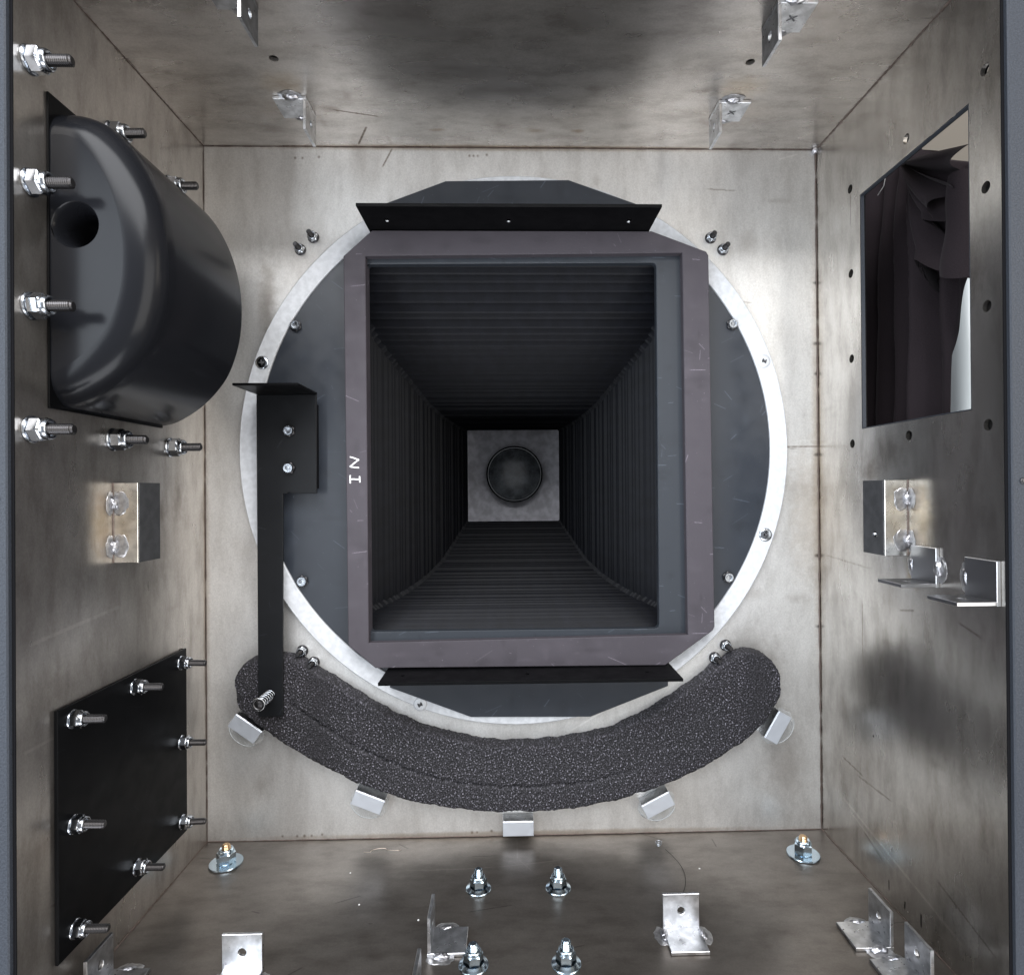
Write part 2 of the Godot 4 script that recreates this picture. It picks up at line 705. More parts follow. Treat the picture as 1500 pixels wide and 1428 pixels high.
func dome(rx: float, ry: float, h: float, s: int, rough := 0.25) -> ArrayMesh:   # a lumpy bead, on z = 0
	var st := SurfaceTool.new()
	st.begin(Mesh.PRIMITIVE_TRIANGLES)
	st.set_smooth_group(0)
	var nz := FastNoiseLite.new()
	nz.seed = s
	nz.frequency = 1.1
	var n := 22
	var rows := 7
	var g := []
	for i in rows + 1:
		var ring := []
		var t := i / float(rows) * PI * 0.5
		for k in n:
			var a := TAU * k / n
			var w := 1.0 + rough * nz.get_noise_3d(cos(a) * 1.3, sin(a) * 1.3, t)
			ring.append(Vector3(cos(a) * cos(t) * rx * w, sin(a) * cos(t) * ry * w, sin(t) * h * (1.0 + rough * nz.get_noise_3d(cos(a) * 2.0, sin(a) * 2.0, 7.0 + t * 2.0) * cos(t))))
		g.append(ring)
	for i in rows:
		for k in n:
			var k1 := (k + 1) % n
			var out: Vector3 = g[i][k] + g[i][k1] + Vector3(0, 0, h * 0.2)
			t3(st, g[i][k], g[i][k1], g[i + 1][k1], out)
			if i < rows - 1:
				t3(st, g[i][k], g[i + 1][k1], g[i + 1][k], out)
	return done(st)


# =============================================================== fasteners
func lock_nut_bolt(called: String, label: String, at: Vector3, n: Vector3, group: String, kind: String, turn := 0.0) -> Node3D:
	# kinds share their meshes: wall (flange nut, black stud), plate (smaller), back (small), floor (washer, bright)
	var key := "bolt_" + kind
	var b := spin(facing(n), turn)
	if shape_cache.has(key):
		var src: Node3D = shape_cache[key]
		var c := copy(src, called, label, at, b)
		c.set_meta("group", group)
		for ch in c.get_children():   # no two studs stand out equally far or quite straight
			if String(ch.name).begins_with("stud"):
				ch.position.z += rng.randf_range(-0.0016, 0.0008)
				ch.rotation = Vector3(rng.randf_range(-0.02, 0.02), rng.randf_range(-0.02, 0.02), rng.randf_range(0.0, 6.0))
			elif String(ch.name).begins_with("nut"):
				ch.rotation.z = rng.randf_range(0.0, 1.0)
		return c
	var o := thing(called, label, "bolt", at, group, b)
	shape_cache[key] = o
	if kind == "wall":
		part(o, "washer", lathe([[0.0, 0.0], [0.0086, 0.0, 1], [0.0086, 0.0007, 2], [0.0081, 0.0014, 3], [0.004, 0.0015]], 28), M.zinc)
		part(o, "nut", hexnut(0.0138, 0.0075, 0.0035), M.zinc, Transform3D(Basis.IDENTITY, Vector3(0, 0, 0.0014)))
		part(o, "collar", lathe([[0.0066, 0.0, 1], [0.0066, 0.0022, 1], [0.0060, 0.0034, 1], [0.0052, 0.0038, 1], [0.0046, 0.0034, 2], [0.0040, 0.0030, 2]], 24), M.zinc, Transform3D(Basis.IDENTITY, Vector3(0, 0, 0.0088)))
		part(o, "stud", thread(0.0036, 0.0165, 0.00125), M.black_oxide, Transform3D(Basis.IDENTITY, Vector3(0, 0, 0.0085)))
	elif kind == "plate":
		part(o, "washer", lathe([[0.0, 0.0], [0.0063, 0.0, 1], [0.0063, 0.0006, 2], [0.0060, 0.0011, 3], [0.003, 0.0012]], 26), M.zinc)
		part(o, "nut", hexnut(0.0104, 0.0052, 0.0027), M.zinc, Transform3D(Basis.IDENTITY, Vector3(0, 0, 0.0011)))
		part(o, "collar", lathe([[0.0050, 0.0, 1], [0.0050, 0.0016, 1], [0.0045, 0.0024, 1], [0.0039, 0.0027, 1], [0.0034, 0.0023, 2], [0.003, 0.002, 2]], 22), M.zinc, Transform3D(Basis.IDENTITY, Vector3(0, 0, 0.0062)))
		part(o, "stud", thread(0.0028, 0.0150, 0.001), M.black_oxide, Transform3D(Basis.IDENTITY, Vector3(0, 0, 0.006)))
	elif kind == "back":
		part(o, "washer", lathe([[0.0, 0.0], [0.0056, 0.0, 1], [0.0056, 0.0005, 2], [0.0052, 0.0009, 3], [0.0024, 0.001]], 22), M.black_oxide)
		part(o, "nut", hexnut(0.0088, 0.0042, 0.0022), M.zinc, Transform3D(Basis.IDENTITY, Vector3(0, 0, 0.0009)))
		part(o, "collar", lathe([[0.0042, 0.0, 1], [0.0042, 0.0012, 1], [0.0037, 0.0019, 1], [0.0031, 0.0021, 1], [0.0027, 0.0018, 2], [0.0024, 0.0015, 2]], 20), M.zinc, Transform3D(Basis.IDENTITY, Vector3(0, 0, 0.005)))
		part(o, "stud", thread(0.0024, 0.0095, 0.0008), M.black_oxide, Transform3D(Basis.IDENTITY, Vector3(0, 0, 0.005)))
	elif kind == "flange":
		part(o, "flange", lathe([[0.0, 0.0], [0.0106, 0.0, 1], [0.0108, 0.0006, 2], [0.0104, 0.0012, 3], [0.0088, 0.0021, 4], [0.0074, 0.0030, 4]], 32), M.bright_zinc)
		part(o, "nut", hexnut(0.0122, 0.0078, 0.0036), M.bright_zinc, Transform3D(Basis.IDENTITY, Vector3(0, 0, 0.0016)))
		part(o, "collar", lathe([[0.0058, 0.0, 1], [0.0058, 0.0012, 1], [0.0053, 0.0022, 1], [0.0047, 0.0025, 1], [0.0042, 0.0021, 2], [0.0034, 0.0018, 2]], 24), M.bright_zinc, Transform3D(Basis.IDENTITY, Vector3(0, 0, 0.0092)))
		part(o, "stud", thread(0.0035, 0.008, 0.0012), M.bright_zinc, Transform3D(Basis.IDENTITY, Vector3(0, 0, 0.0085)))
	elif kind == "corner":
		part(o, "washer", lathe([[0.0, 0.0], [0.0142, 0.0, 1], [0.0146, 0.0005, 2], [0.0143, 0.0015, 3], [0.005, 0.0016]], 36), M.bright_zinc)
		part(o, "nut", hexnut(0.0145, 0.0098, 0.0040), M.bright_zinc, Transform3D(Basis.IDENTITY, Vector3(0, 0, 0.0016)))
		part(o, "collar", lathe([[0.0066, 0.0, 1], [0.0066, 0.0014, 1], [0.0060, 0.0025, 1], [0.0053, 0.0028, 1], [0.0047, 0.0024, 2], [0.0038, 0.002, 2]], 24), M.bright_zinc, Transform3D(Basis.IDENTITY, Vector3(0, 0, 0.0112)))
		part(o, "stud", thread(0.0039, 0.0062, 0.0014), M.brass_zinc, Transform3D(Basis.IDENTITY, Vector3(0, 0, 0.0105)))
	elif kind == "socket":
		part(o, "nut", hexnut(0.0098, 0.0026, 0.0042), M.black_oxide)
		part(o, "head", lathe([[0.0044, 0.0, 1], [0.0044, 0.0040, 1], [0.0041, 0.0046, 2], [0.0029, 0.0046, 3], [0.0027, 0.0032, 4], [0.0, 0.0030]], 22), M.zinc, Transform3D(Basis.IDENTITY, Vector3(0, 0, 0.0006)))
	return o


func cross_screw(called: String, label: String, at: Vector3, group: String, m: Material, turn: float) -> void:
	var o := thing(called, label, "screw", at, group, Basis(Vector3.BACK, deg_to_rad(turn)))
	part(o, "head", lathe([[0.0064, 0.0, 1], [0.0064, 0.0006, 1], [0.0058, 0.0012, 1], [0.0040, 0.0017, 1], [0.0, 0.0019, 1]], 28), m)
	var st := begin()
	var a := 0.0026
	var w := 0.00045
	plate(PackedVector2Array([Vector2(-a, -w), Vector2(-w, -w), Vector2(-w, -a), Vector2(w, -a), Vector2(w, -w), Vector2(a, -w), Vector2(a, w), Vector2(w, w), Vector2(w, a), Vector2(-w, a), Vector2(-w, w), Vector2(-a, w)]), [], 0.0003, 0.0, 0.02, st)
	part(o, "cross_slot", done(st), M.dark_ink, Transform3D(Basis.IDENTITY, Vector3(0, 0, 0.0018)))


# =============================================================== brackets
func angle_bracket(label: String, at: Vector3, n: Vector3, leg_dir: Vector3, group: String, beads := [], size := 0.028, ink := false, metal := "aluminium") -> Node3D:
	# A short angle: the foot lies on the sheet whose normal is n and runs from the corner in leg_dir; the upright stands along n.
	# Local axes: x along leg_dir, z along n, y across.
	var z := n.normalized()
	var x := leg_dir.normalized()
	var o := thing("angle_bracket", label, "bracket", at, group, Basis(x, z.cross(x), z))
	var t := 0.0026
	if not shape_cache.has("bracket_foot"):
		shape_cache["bracket_foot"] = plate(rect(0.0, -size / 2, size, size / 2), [], t, 0.0003)
		shape_cache["bracket_upright"] = plate(rect(-size / 2, t - 0.0002, size / 2, size), [circle(Vector2(0, size * 0.55), 0.0028, 18)], t, 0.0003, 0.006)
	part(o, "foot", shape_cache["bracket_foot"], M[metal])
	part(o, "upright", shape_cache["bracket_upright"], M[metal], Transform3D(Basis(Vector3(0, 1, 0), Vector3(0, 0, 1), Vector3(1, 0, 0)), Vector3(0.0001, 0, 0)))
	var k := 0
	for bd in beads:   # [x, y] on the foot's rim
		k += 1
		var s := int(absf(at.x * 900.0 + at.z * 700.0)) + k * 17
		part(o, "weld_bead", dome(0.0062, 0.0034, 0.0030, s, 0.5), M.weld_metal, Transform3D(Basis(Vector3.BACK, 0.0 if absf(bd[1]) > 0.01 else PI / 2), Vector3(bd[0], bd[1], 0.0008)))
		part(o, "weld_halo", dome(0.0098, 0.0066, 0.0007, s + 5, 0.3), M.weld_halo, Transform3D(Basis(Vector3.BACK, 0.0 if absf(bd[1]) > 0.01 else PI / 2), Vector3(bd[0], bd[1] * 1.08, 0.0)))
	if ink:
		for a in [38.0, -42.0]:
			part(o, "ink_mark", box(Vector3(0.0075, 0.0010, 0.00015), 0.0), M.dark_ink, Transform3D(Basis(Vector3.BACK, deg_to_rad(a)), Vector3(0.0160, 0.0, t + (0.0001 if a > 0 else 0.0002))))
	return o


# =============================================================== the cabinet
func build_cabinet() -> void:
	var cab := thing("steel_cabinet", "open fronted bare steel cabinet interior welded at its corners, filling the whole picture", "cabinet")
	var t := 0.003
	var dark := Color(0.35, 0.30, 0.26)
	var brown := Color(0.55, 0.46, 0.36)
	var black := Color(0.12, 0.10, 0.09)
	var pale := Color(1, 1, 1)
	# back sheet, with a round opening behind the black disc
	var mk := Marks.new(0.6, CEIL, -0.3, 1024, 1024, 1)
	for p in [[-0.043, 0.664], [-0.039, 0.664], [-0.035, 0.664], [-0.026, 0.665], [-0.212, 0.661], [-0.205, 0.661], [-0.189, 0.662], [-0.207, 0.004], [-0.214, 0.004], [-0.200, 0.004], [-0.19, 0.005], [-0.228, 0.004], [-0.04, 0.004], [-0.045, 0.004], [-0.026, 0.005]]:
		mk.blot(p[0], p[1], 0.0017, 0.0019, dark, 0.5, 0.1)
	mk.blot(-0.24, 0.52, 0.012, 0.06, dark, 0.35)
	mk.blot(-0.20, 0.56, 0.05, 0.05, dark, 0.12)
	mk.blot(-0.21, 0.33, 0.05, 0.03, dark, 0.18)
	mk.blot(0.29, 0.31, 0.03, 0.10, brown, 0.22)
	mk.blot(0.299, 0.38, 0.008, 0.30, brown, 0.3, 0.0, 0.3)
	mk.blot(-0.299, 0.25, 0.004, 0.20, brown, 0.2, 0.0, 0.3)
	mk.blot(0.0, 0.002, 0.33, 0.004, brown, 0.35, 0.2, 0.3)
	mk.blot(0.0, 0.671, 0.33, 0.003, brown, 0.3, 0.2, 0.3)
	mk.blot(0.23, 0.16, 0.05, 0.06, dark, 0.2)
	mk.blot(0.265, 0.06, 0.03, 0.06, dark, 0.2)
	for k in 60:
		var x := rng.randf_range(-0.29, 0.29)
		var y := rng.randf_range(0.02, 0.66)
		mk.line(x, y, x + rng.randf_range(-0.05, 0.05), y + rng.randf_range(-0.006, 0.006), 0.0003, pale if rng.randf() < 0.85 else dark, 0.22)
	mk.line(0.262, 0.378, 0.305, 0.378, 0.0004, dark, 0.4)
	mk.line(-0.118, 0.671, -0.128, 0.652, 0.0004, dark, 0.5)
	mk.line(0.262, 0.662, 0.283, 0.668, 0.0004, pale, 0.6)
	mk.line(0.12, 0.14, 0.05, 0.10, 0.0004, pale, 0.8)
	for yy in [0.27, 0.37, 0.45, 0.48, 0.54, 0.20]:
		mk.blot(0.299, yy, 0.005, 0.0025, black, 0.5)
	for k in 60:
		mk.blot(rng.randf_range(-0.29, 0.29), rng.randf_range(0.01, 0.66), rng.randf_range(0.004, 0.03), rng.randf_range(0.003, 0.02), dark if rng.randf() < 0.6 else pale, rng.randf_range(0.04, 0.14))
	sheet_metal("back_steel", mk, lin(0.90, 0.89, 0.87), 0.5, 101, 0.9, 0.5)
	part(cab, "back_panel", plate(rect(-0.3, 0.0, 0.3, CEIL), [circle(Vector2(0, 0.376), 0.235, 64)], t, 0.0, 0.02), M.back_steel, Transform3D(Basis.IDENTITY, Vector3(0, 0, -t)))
	# left sheet: local x = -z
	mk = Marks.new(FRONT, CEIL, -FRONT, 512, 1024, 2)
	for yy in [0.302, 0.330]:
		mk.blot(-0.148, yy - 0.001, 0.020, 0.018, brown, 0.3)
	mk.blot(-0.155, 0.315, 0.02, 0.034, Color(0.90, 0.82, 0.70), 0.5)
	mk.blot(-0.06, 0.30, 0.05, 0.05, dark, 0.14)
	mk.blot(-0.05, 0.33, 0.010, 0.03, dark, 0.25)
	mk.blot(-0.075, 0.32, 0.008, 0.014, dark, 0.25)
	mk.blot(-0.001, 0.33, 0.006, 0.30, brown, 0.25, 0.0, 0.3)
	mk.line(-0.228, 0.244, -0.13, 0.252, 0.0006, pale, 0.5)
	mk.line(-0.228, 0.18, -0.20, 0.18, 0.0005, pale, 0.6)
	mk.line(-0.21, 0.075, -0.02, 0.03, 0.0004, dark, 0.5)
	for k in 50:
		mk.blot(rng.randf_range(-0.23, 0.0), rng.randf_range(0.01, 0.66), rng.randf_range(0.003, 0.02), rng.randf_range(0.003, 0.03), dark if rng.randf() < 0.6 else pale, rng.randf_range(0.04, 0.15))
	sheet_metal("left_steel", mk, lin(0.57, 0.535, 0.50), 0.33, 111, 0.95)
	part(cab, "left_panel", plate(rect(-FRONT, 0.0, 0.0, CEIL), [], t, 0.0), M.left_steel, Transform3D(Basis(Vector3(0, 0, -1), Vector3.UP, Vector3.RIGHT), Vector3(-0.3 - t, 0, 0)))
	# right sheet: local x = z, with the square window and its ring of bolt holes
	mk = Marks.new(FRONT, CEIL, 0.0, 512, 1024, 3)
	for yy in [0.299, 0.329]:
		mk.blot(0.150, yy, 0.018, 0.018, brown, 0.3)
	mk.blot(0.156, 0.315, 0.020, 0.034, Color(0.92, 0.84, 0.72), 0.5)
	mk.blot(0.146, 0.276, 0.014, 0.02, Color(0.62, 0.50, 0.30), 0.5)
	mk.blot(0.09, 0.35, 0.02, 0.014, dark, 0.4)
	mk.blot(0.11, 0.365, 0.05, 0.02, dark, 0.25)
	mk.blot(0.001, 0.34, 0.006, 0.30, brown, 0.3, 0.0, 0.3)
	mk.line(0.062, 0.57, 0.062, 0.60, 0.0004, dark, 0.35)
	mk.line(0.01, 0.272, 0.09, 0.268, 0.0003, dark, 0.12)
	mk.line(0.075, 0.19, 0.075, 0.24, 0.0004, dark, 0.2)
	mk.line(0.035, 0.052, 0.20, 0.024, 0.0006, pale, 1.0)
	mk.line(0.05, 0.045, 0.12, 0.030, 0.0004, pale, 0.8)
	mk.line(0.11, 0.010, 0.11, 0.018, 0.0005, black, 0.9)
	mk.line(0.13, 0.008, 0.131, 0.014, 0.0005, black, 0.9)
	mk.line(0.15, 0.008, 0.15, 0.017, 0.0006, black, 0.9)
	mk.blot(0.09, 0.127, 0.0014, 0.0014, black, 0.9, 0.5)
	for k in 30:
		var x := rng.randf_range(0.02, 0.2)
		var y := rng.randf_range(0.02, 0.25)
		mk.line(x, y, x + rng.randf_range(0.01, 0.06), y + rng.randf_range(-0.02, 0.004), 0.0003, pale if rng.randf() < 0.8 else dark, 0.25)
	for k in 50:
		mk.blot(rng.randf_range(0.0, 0.23), rng.randf_range(0.01, 0.66), rng.randf_range(0.003, 0.02), rng.randf_range(0.003, 0.03), dark if rng.randf() < 0.6 else pale, rng.randf_range(0.04, 0.15))
	sheet_metal("right_steel", mk, lin(0.58, 0.55, 0.51), 0.28, 121, 0.97)
	var holes := [PackedVector2Array([Vector2(0.077, 0.3878), Vector2(0.2064, 0.3878), Vector2(0.2064, 0.591), Vector2(0.077, 0.591)])]
	for p in [[0.2205, 0.6040], [0.2205, 0.5285], [0.2205, 0.4525], [0.2205, 0.3766], [0.1410, 0.6040], [0.1410, 0.3766], [0.0617, 0.6035], [0.0617, 0.5280], [0.0617, 0.4520], [0.0617, 0.3762]]:
		holes.append(circle(Vector2(p[0], p[1]), 0.0038, 16))
	part(cab, "right_panel", plate(rect(0.0, 0.0, FRONT, CEIL), holes, t, 0.0, 0.006), M.right_steel, Transform3D(Basis(Vector3.BACK, Vector3.UP, Vector3.LEFT), Vector3(0.3 + t, 0, 0)))
	part(cab, "backing_plate", plate(rect(0.030, 0.355, FRONT - 0.002, 0.625), [PackedVector2Array([Vector2(0.0775, 0.3882), Vector2(0.2060, 0.3882), Vector2(0.2060, 0.5906), Vector2(0.0775, 0.5906)]), circle(Vector2(0.1410, 0.6040), 0.0038, 16), circle(Vector2(0.2205, 0.6040), 0.0038, 16)], 0.001, 0.0, 0.006), M.black_sheet, Transform3D(Basis(Vector3.BACK, Vector3.UP, Vector3.LEFT), Vector3(0.3044, 0, 0)))
	part(cab, "window_trim", plate(rect(0.0773, 0.3881, 0.2061, 0.5907), [rect(0.0780, 0.3887, 0.2055, 0.5901)], 0.0030, 0.0, 0.01), M.hammered_paint, Transform3D(Basis(Vector3.BACK, Vector3.UP, Vector3.LEFT), Vector3(0.3032, 0, 0)))
	# ceiling: local x = x, local y = z
	mk = Marks.new(0.6, FRONT, -0.3, 1024, 512, 4)
	for sx in [-1.0, 1.0]:
		mk.blot(sx * 0.19, 0.094, 0.03, 0.022, Color(0.82, 0.74, 0.62), 0.35)
		mk.blot(sx * 0.20, 0.06, 0.05, 0.025, brown, 0.16)
	mk.blot(-0.16, 0.06, 0.012, 0.008, dark, 0.3)
	mk.line(-0.16, 0.06, -0.12, 0.05, 0.0006, dark, 0.6)
	mk.line(-0.135, 0.035, -0.15, 0.004, 0.0006, dark, 0.7)
	mk.blot(0.0, 0.001, 0.33, 0.005, brown, 0.35, 0.2, 0.3)
	mk.blot(0.06, 0.03, 0.008, 0.005, brown, 0.5)
	mk.blot(-0.07, 0.03, 0.012, 0.004, brown, 0.4)
	mk.blot(0.02, 0.03, 0.016, 0.006, brown, 0.3)
	for k in 60:
		mk.blot(rng.randf_range(-0.29, 0.29), rng.randf_range(0.0, 0.23), rng.randf_range(0.004, 0.03), rng.randf_range(0.003, 0.02), dark if rng.randf() < 0.5 else pale, rng.randf_range(0.04, 0.14))
	sheet_metal("ceiling_steel", mk, lin(0.64, 0.60, 0.56), 0.31, 131)
	part(cab, "ceiling_panel", plate(rect(-0.303, -t, 0.303, FRONT), [circle(Vector2(-0.186, 0.125), 0.0036, 16), circle(Vector2(0.1855, 0.1262), 0.0036, 16)], t, 0.0, 0.012), M.ceiling_steel, Transform3D(Basis(Vector3.RIGHT, Vector3.BACK, Vector3.DOWN), Vector3(0, CEIL + t, 0)))
	part(cab, "top_cover", plate(rect(-0.303, -0.003, 0.303, FRONT - 0.004), [], 0.001, 0.0), M.left_steel, Transform3D(Basis(Vector3.RIGHT, Vector3.BACK, Vector3.DOWN), Vector3(0, CEIL + 0.0075, 0)))
	# floor: local x = x, local y = -z
	mk = Marks.new(0.6, FRONT, -0.3, 1024, 512, 5)
	# its image rows run the other way: v measured from the front edge
	var fv := func(z: float) -> float: return FRONT - z
	for k in 90:
		mk.blot(rng.randf_range(-0.29, 0.29), rng.randf_range(0.0, 0.23), rng.randf_range(0.004, 0.03), rng.randf_range(0.003, 0.02), dark if rng.randf() < 0.7 else pale, rng.randf_range(0.04, 0.16))
	for k in 40:
		var x := rng.randf_range(-0.28, 0.28)
		var y := rng.randf_range(0.02, 0.22)
		mk.line(x, y, x + rng.randf_range(-0.04, 0.04), y + rng.randf_range(-0.015, 0.015), 0.0003, pale if rng.randf() < 0.7 else black, 0.25)
	mk.line(-0.110, fv.call(0.052), 0.062, fv.call(0.037), 0.0005, pale, 1.0, -0.006)
	mk.line(-0.001, fv.call(0.004), -0.001, fv.call(0.040), 0.0004, pale, 0.9)
	mk.line(0.0, fv.call(0.040), 0.012, fv.call(0.058), 0.0004, pale, 0.6)
	mk.blot(0.0, fv.call(0.001), 0.33, 0.004, black, 0.4, 0.2, 0.3)
	for b in [[0.124, 0.15], [0.256, 0.15], [-0.052, 0.143], [0.262, 0.19]]:
		mk.blot(b[0], fv.call(b[1]), 0.026, 0.022, brown, 0.4)
	sheet_metal("floor_steel", mk, lin(0.18, 0.162, 0.146), 0.36, 141, 0.78)
	M.floor_steel.uv1_offset = Vector3(0.5, -1.0 + 1.0, 0.0)
	part(cab, "floor_panel", plate(rect(-0.303, -FRONT, 0.303, t), [], t, 0.0), M.floor_steel, Transform3D(Basis(Vector3.RIGHT, Vector3.FORWARD, Vector3.UP), Vector3(0, -t, 0)))
	# the painted front flange, left, right, top and bottom, with a dark seal between flange and sheet
	for sx in [-1.0, 1.0]:
		var x0 := 0.3013
		var fl := part(cab, "front_flange", plate(rect(minf(sx * x0, sx * 0.36), -0.06, maxf(sx * x0, sx * 0.36), CEIL + 0.06), [], 0.004, 0.0008), M.hammered_paint, Transform3D(Basis.IDENTITY, Vector3(0, 0, FRONT + 0.0002)))
		part(fl, "screw", lathe([[0.0018, 0.0, 1], [0.0018, 0.0005, 1], [0.0013, 0.0009, 1], [0.0, 0.001, 1]], 16), M.black_oxide, Transform3D(Basis.IDENTITY, Vector3(-0.3072 if sx < 0 else 0.3078, 0.334 if sx < 0 else 0.3405, 0.004)))
		part(cab, "edge_seal", plate(rect(minf(sx * 0.2996, sx * 0.3012), -0.004, maxf(sx * 0.2996, sx * 0.3012), CEIL + 0.004), [], 0.0008, 0.0), M.black_seal, Transform3D(Basis.IDENTITY, Vector3(0, 0, FRONT + 0.0002)))
	part(cab, "front_flange", plate(rect(-0.303, CEIL + 0.004, 0.303, CEIL + 0.06), [], 0.004, 0.0008), M.hammered_paint, Transform3D(Basis.IDENTITY, Vector3(0, 0, FRONT - 0.003)))
	part(cab, "front_flange", plate(rect(-0.303, -0.06, 0.303, -0.004), [], 0.004, 0.0008), M.hammered_paint, Transform3D(Basis.IDENTITY, Vector3(0, 0, FRONT - 0.003)))
	# weld seams along the inner edges: thin uneven beads
	var seams := [
		[Vector3(-0.2995, 0.0, 0.0005), Vector3(-0.2995, CEIL, 0.0005), 0.0004], [Vector3(0.2993, 0.0, 0.0007), Vector3(0.2993, CEIL, 0.0007), 0.0007],
		[Vector3(-0.3, CEIL - 0.0004, 0.0004), Vector3(0.3, CEIL - 0.0004, 0.0004), 0.0005], [Vector3(-0.3, 0.0004, 0.0004), Vector3(0.3, 0.0004, 0.0004), 0.0006],
		[Vector3(-0.2996, 0.0004, 0.0), Vector3(-0.2996, 0.0004, FRONT), 0.0006], [Vector3(0.2996, 0.0004, 0.0), Vector3(0.2996, 0.0004, FRONT), 0.0006],
		[Vector3(-0.2997, CEIL - 0.0003, 0.0), Vector3(-0.2997, CEIL - 0.0003, FRONT), 0.0006], [Vector3(0.2997, CEIL - 0.0003, 0.0), Vector3(0.2997, CEIL - 0.0003, FRONT), 0.0008]]
	var nz := FastNoiseLite.new()
	nz.frequency = 40.0
	for k in seams.size():
		var s = seams[k]
		var st := SurfaceTool.new()
		st.begin(Mesh.PRIMITIVE_TRIANGLES)
		st.set_smooth_group(0)
		var n := 150
		var d: Vector3 = (s[1] - s[0]).normalized()
		var e := d.cross(Vector3(0.37, 0.61, 0.53)).normalized()
		var f := d.cross(e)
		var prev := []
		var pc := Vector3.ZERO
		for i in n + 1:
			var c: Vector3 = s[0].lerp(s[1], i / float(n))
			var r: float = s[2] * clampf(0.75 + 0.9 * nz.get_noise_2d(i / float(n), k * 3.1), 0.2, 1.9)
			var ring := []
			for j in 6:
				ring.append(c + (e * cos(TAU * j / 6) + f * sin(TAU * j / 6)) * r)
			if i:
				for j in 6:
					q4(st, prev[j], prev[(j + 1) % 6], ring[(j + 1) % 6], ring[j], (prev[j] + prev[(j + 1) % 6]) * 0.5 - pc)
			prev = ring
			pc = c
		part(cab, "weld_seam", done(st), M.seam_rust)
	# a bright ball of weld in the far upper right corner
	part(cab, "weld_bead", dome(0.0035, 0.0035, 0.004, 9, 0.3), M.weld_metal, Transform3D(facing(Vector3(-1, -1, 1)), Vector3(0.2985, CEIL - 0.0015, 0.0015)), "pale ball of weld in the far upper right corner")


# =============================================================== ring, disc, frame and bellows
func arc2(c: Vector2, r: float, n: int) -> PackedVector2Array:
	return circle(c, r, n)


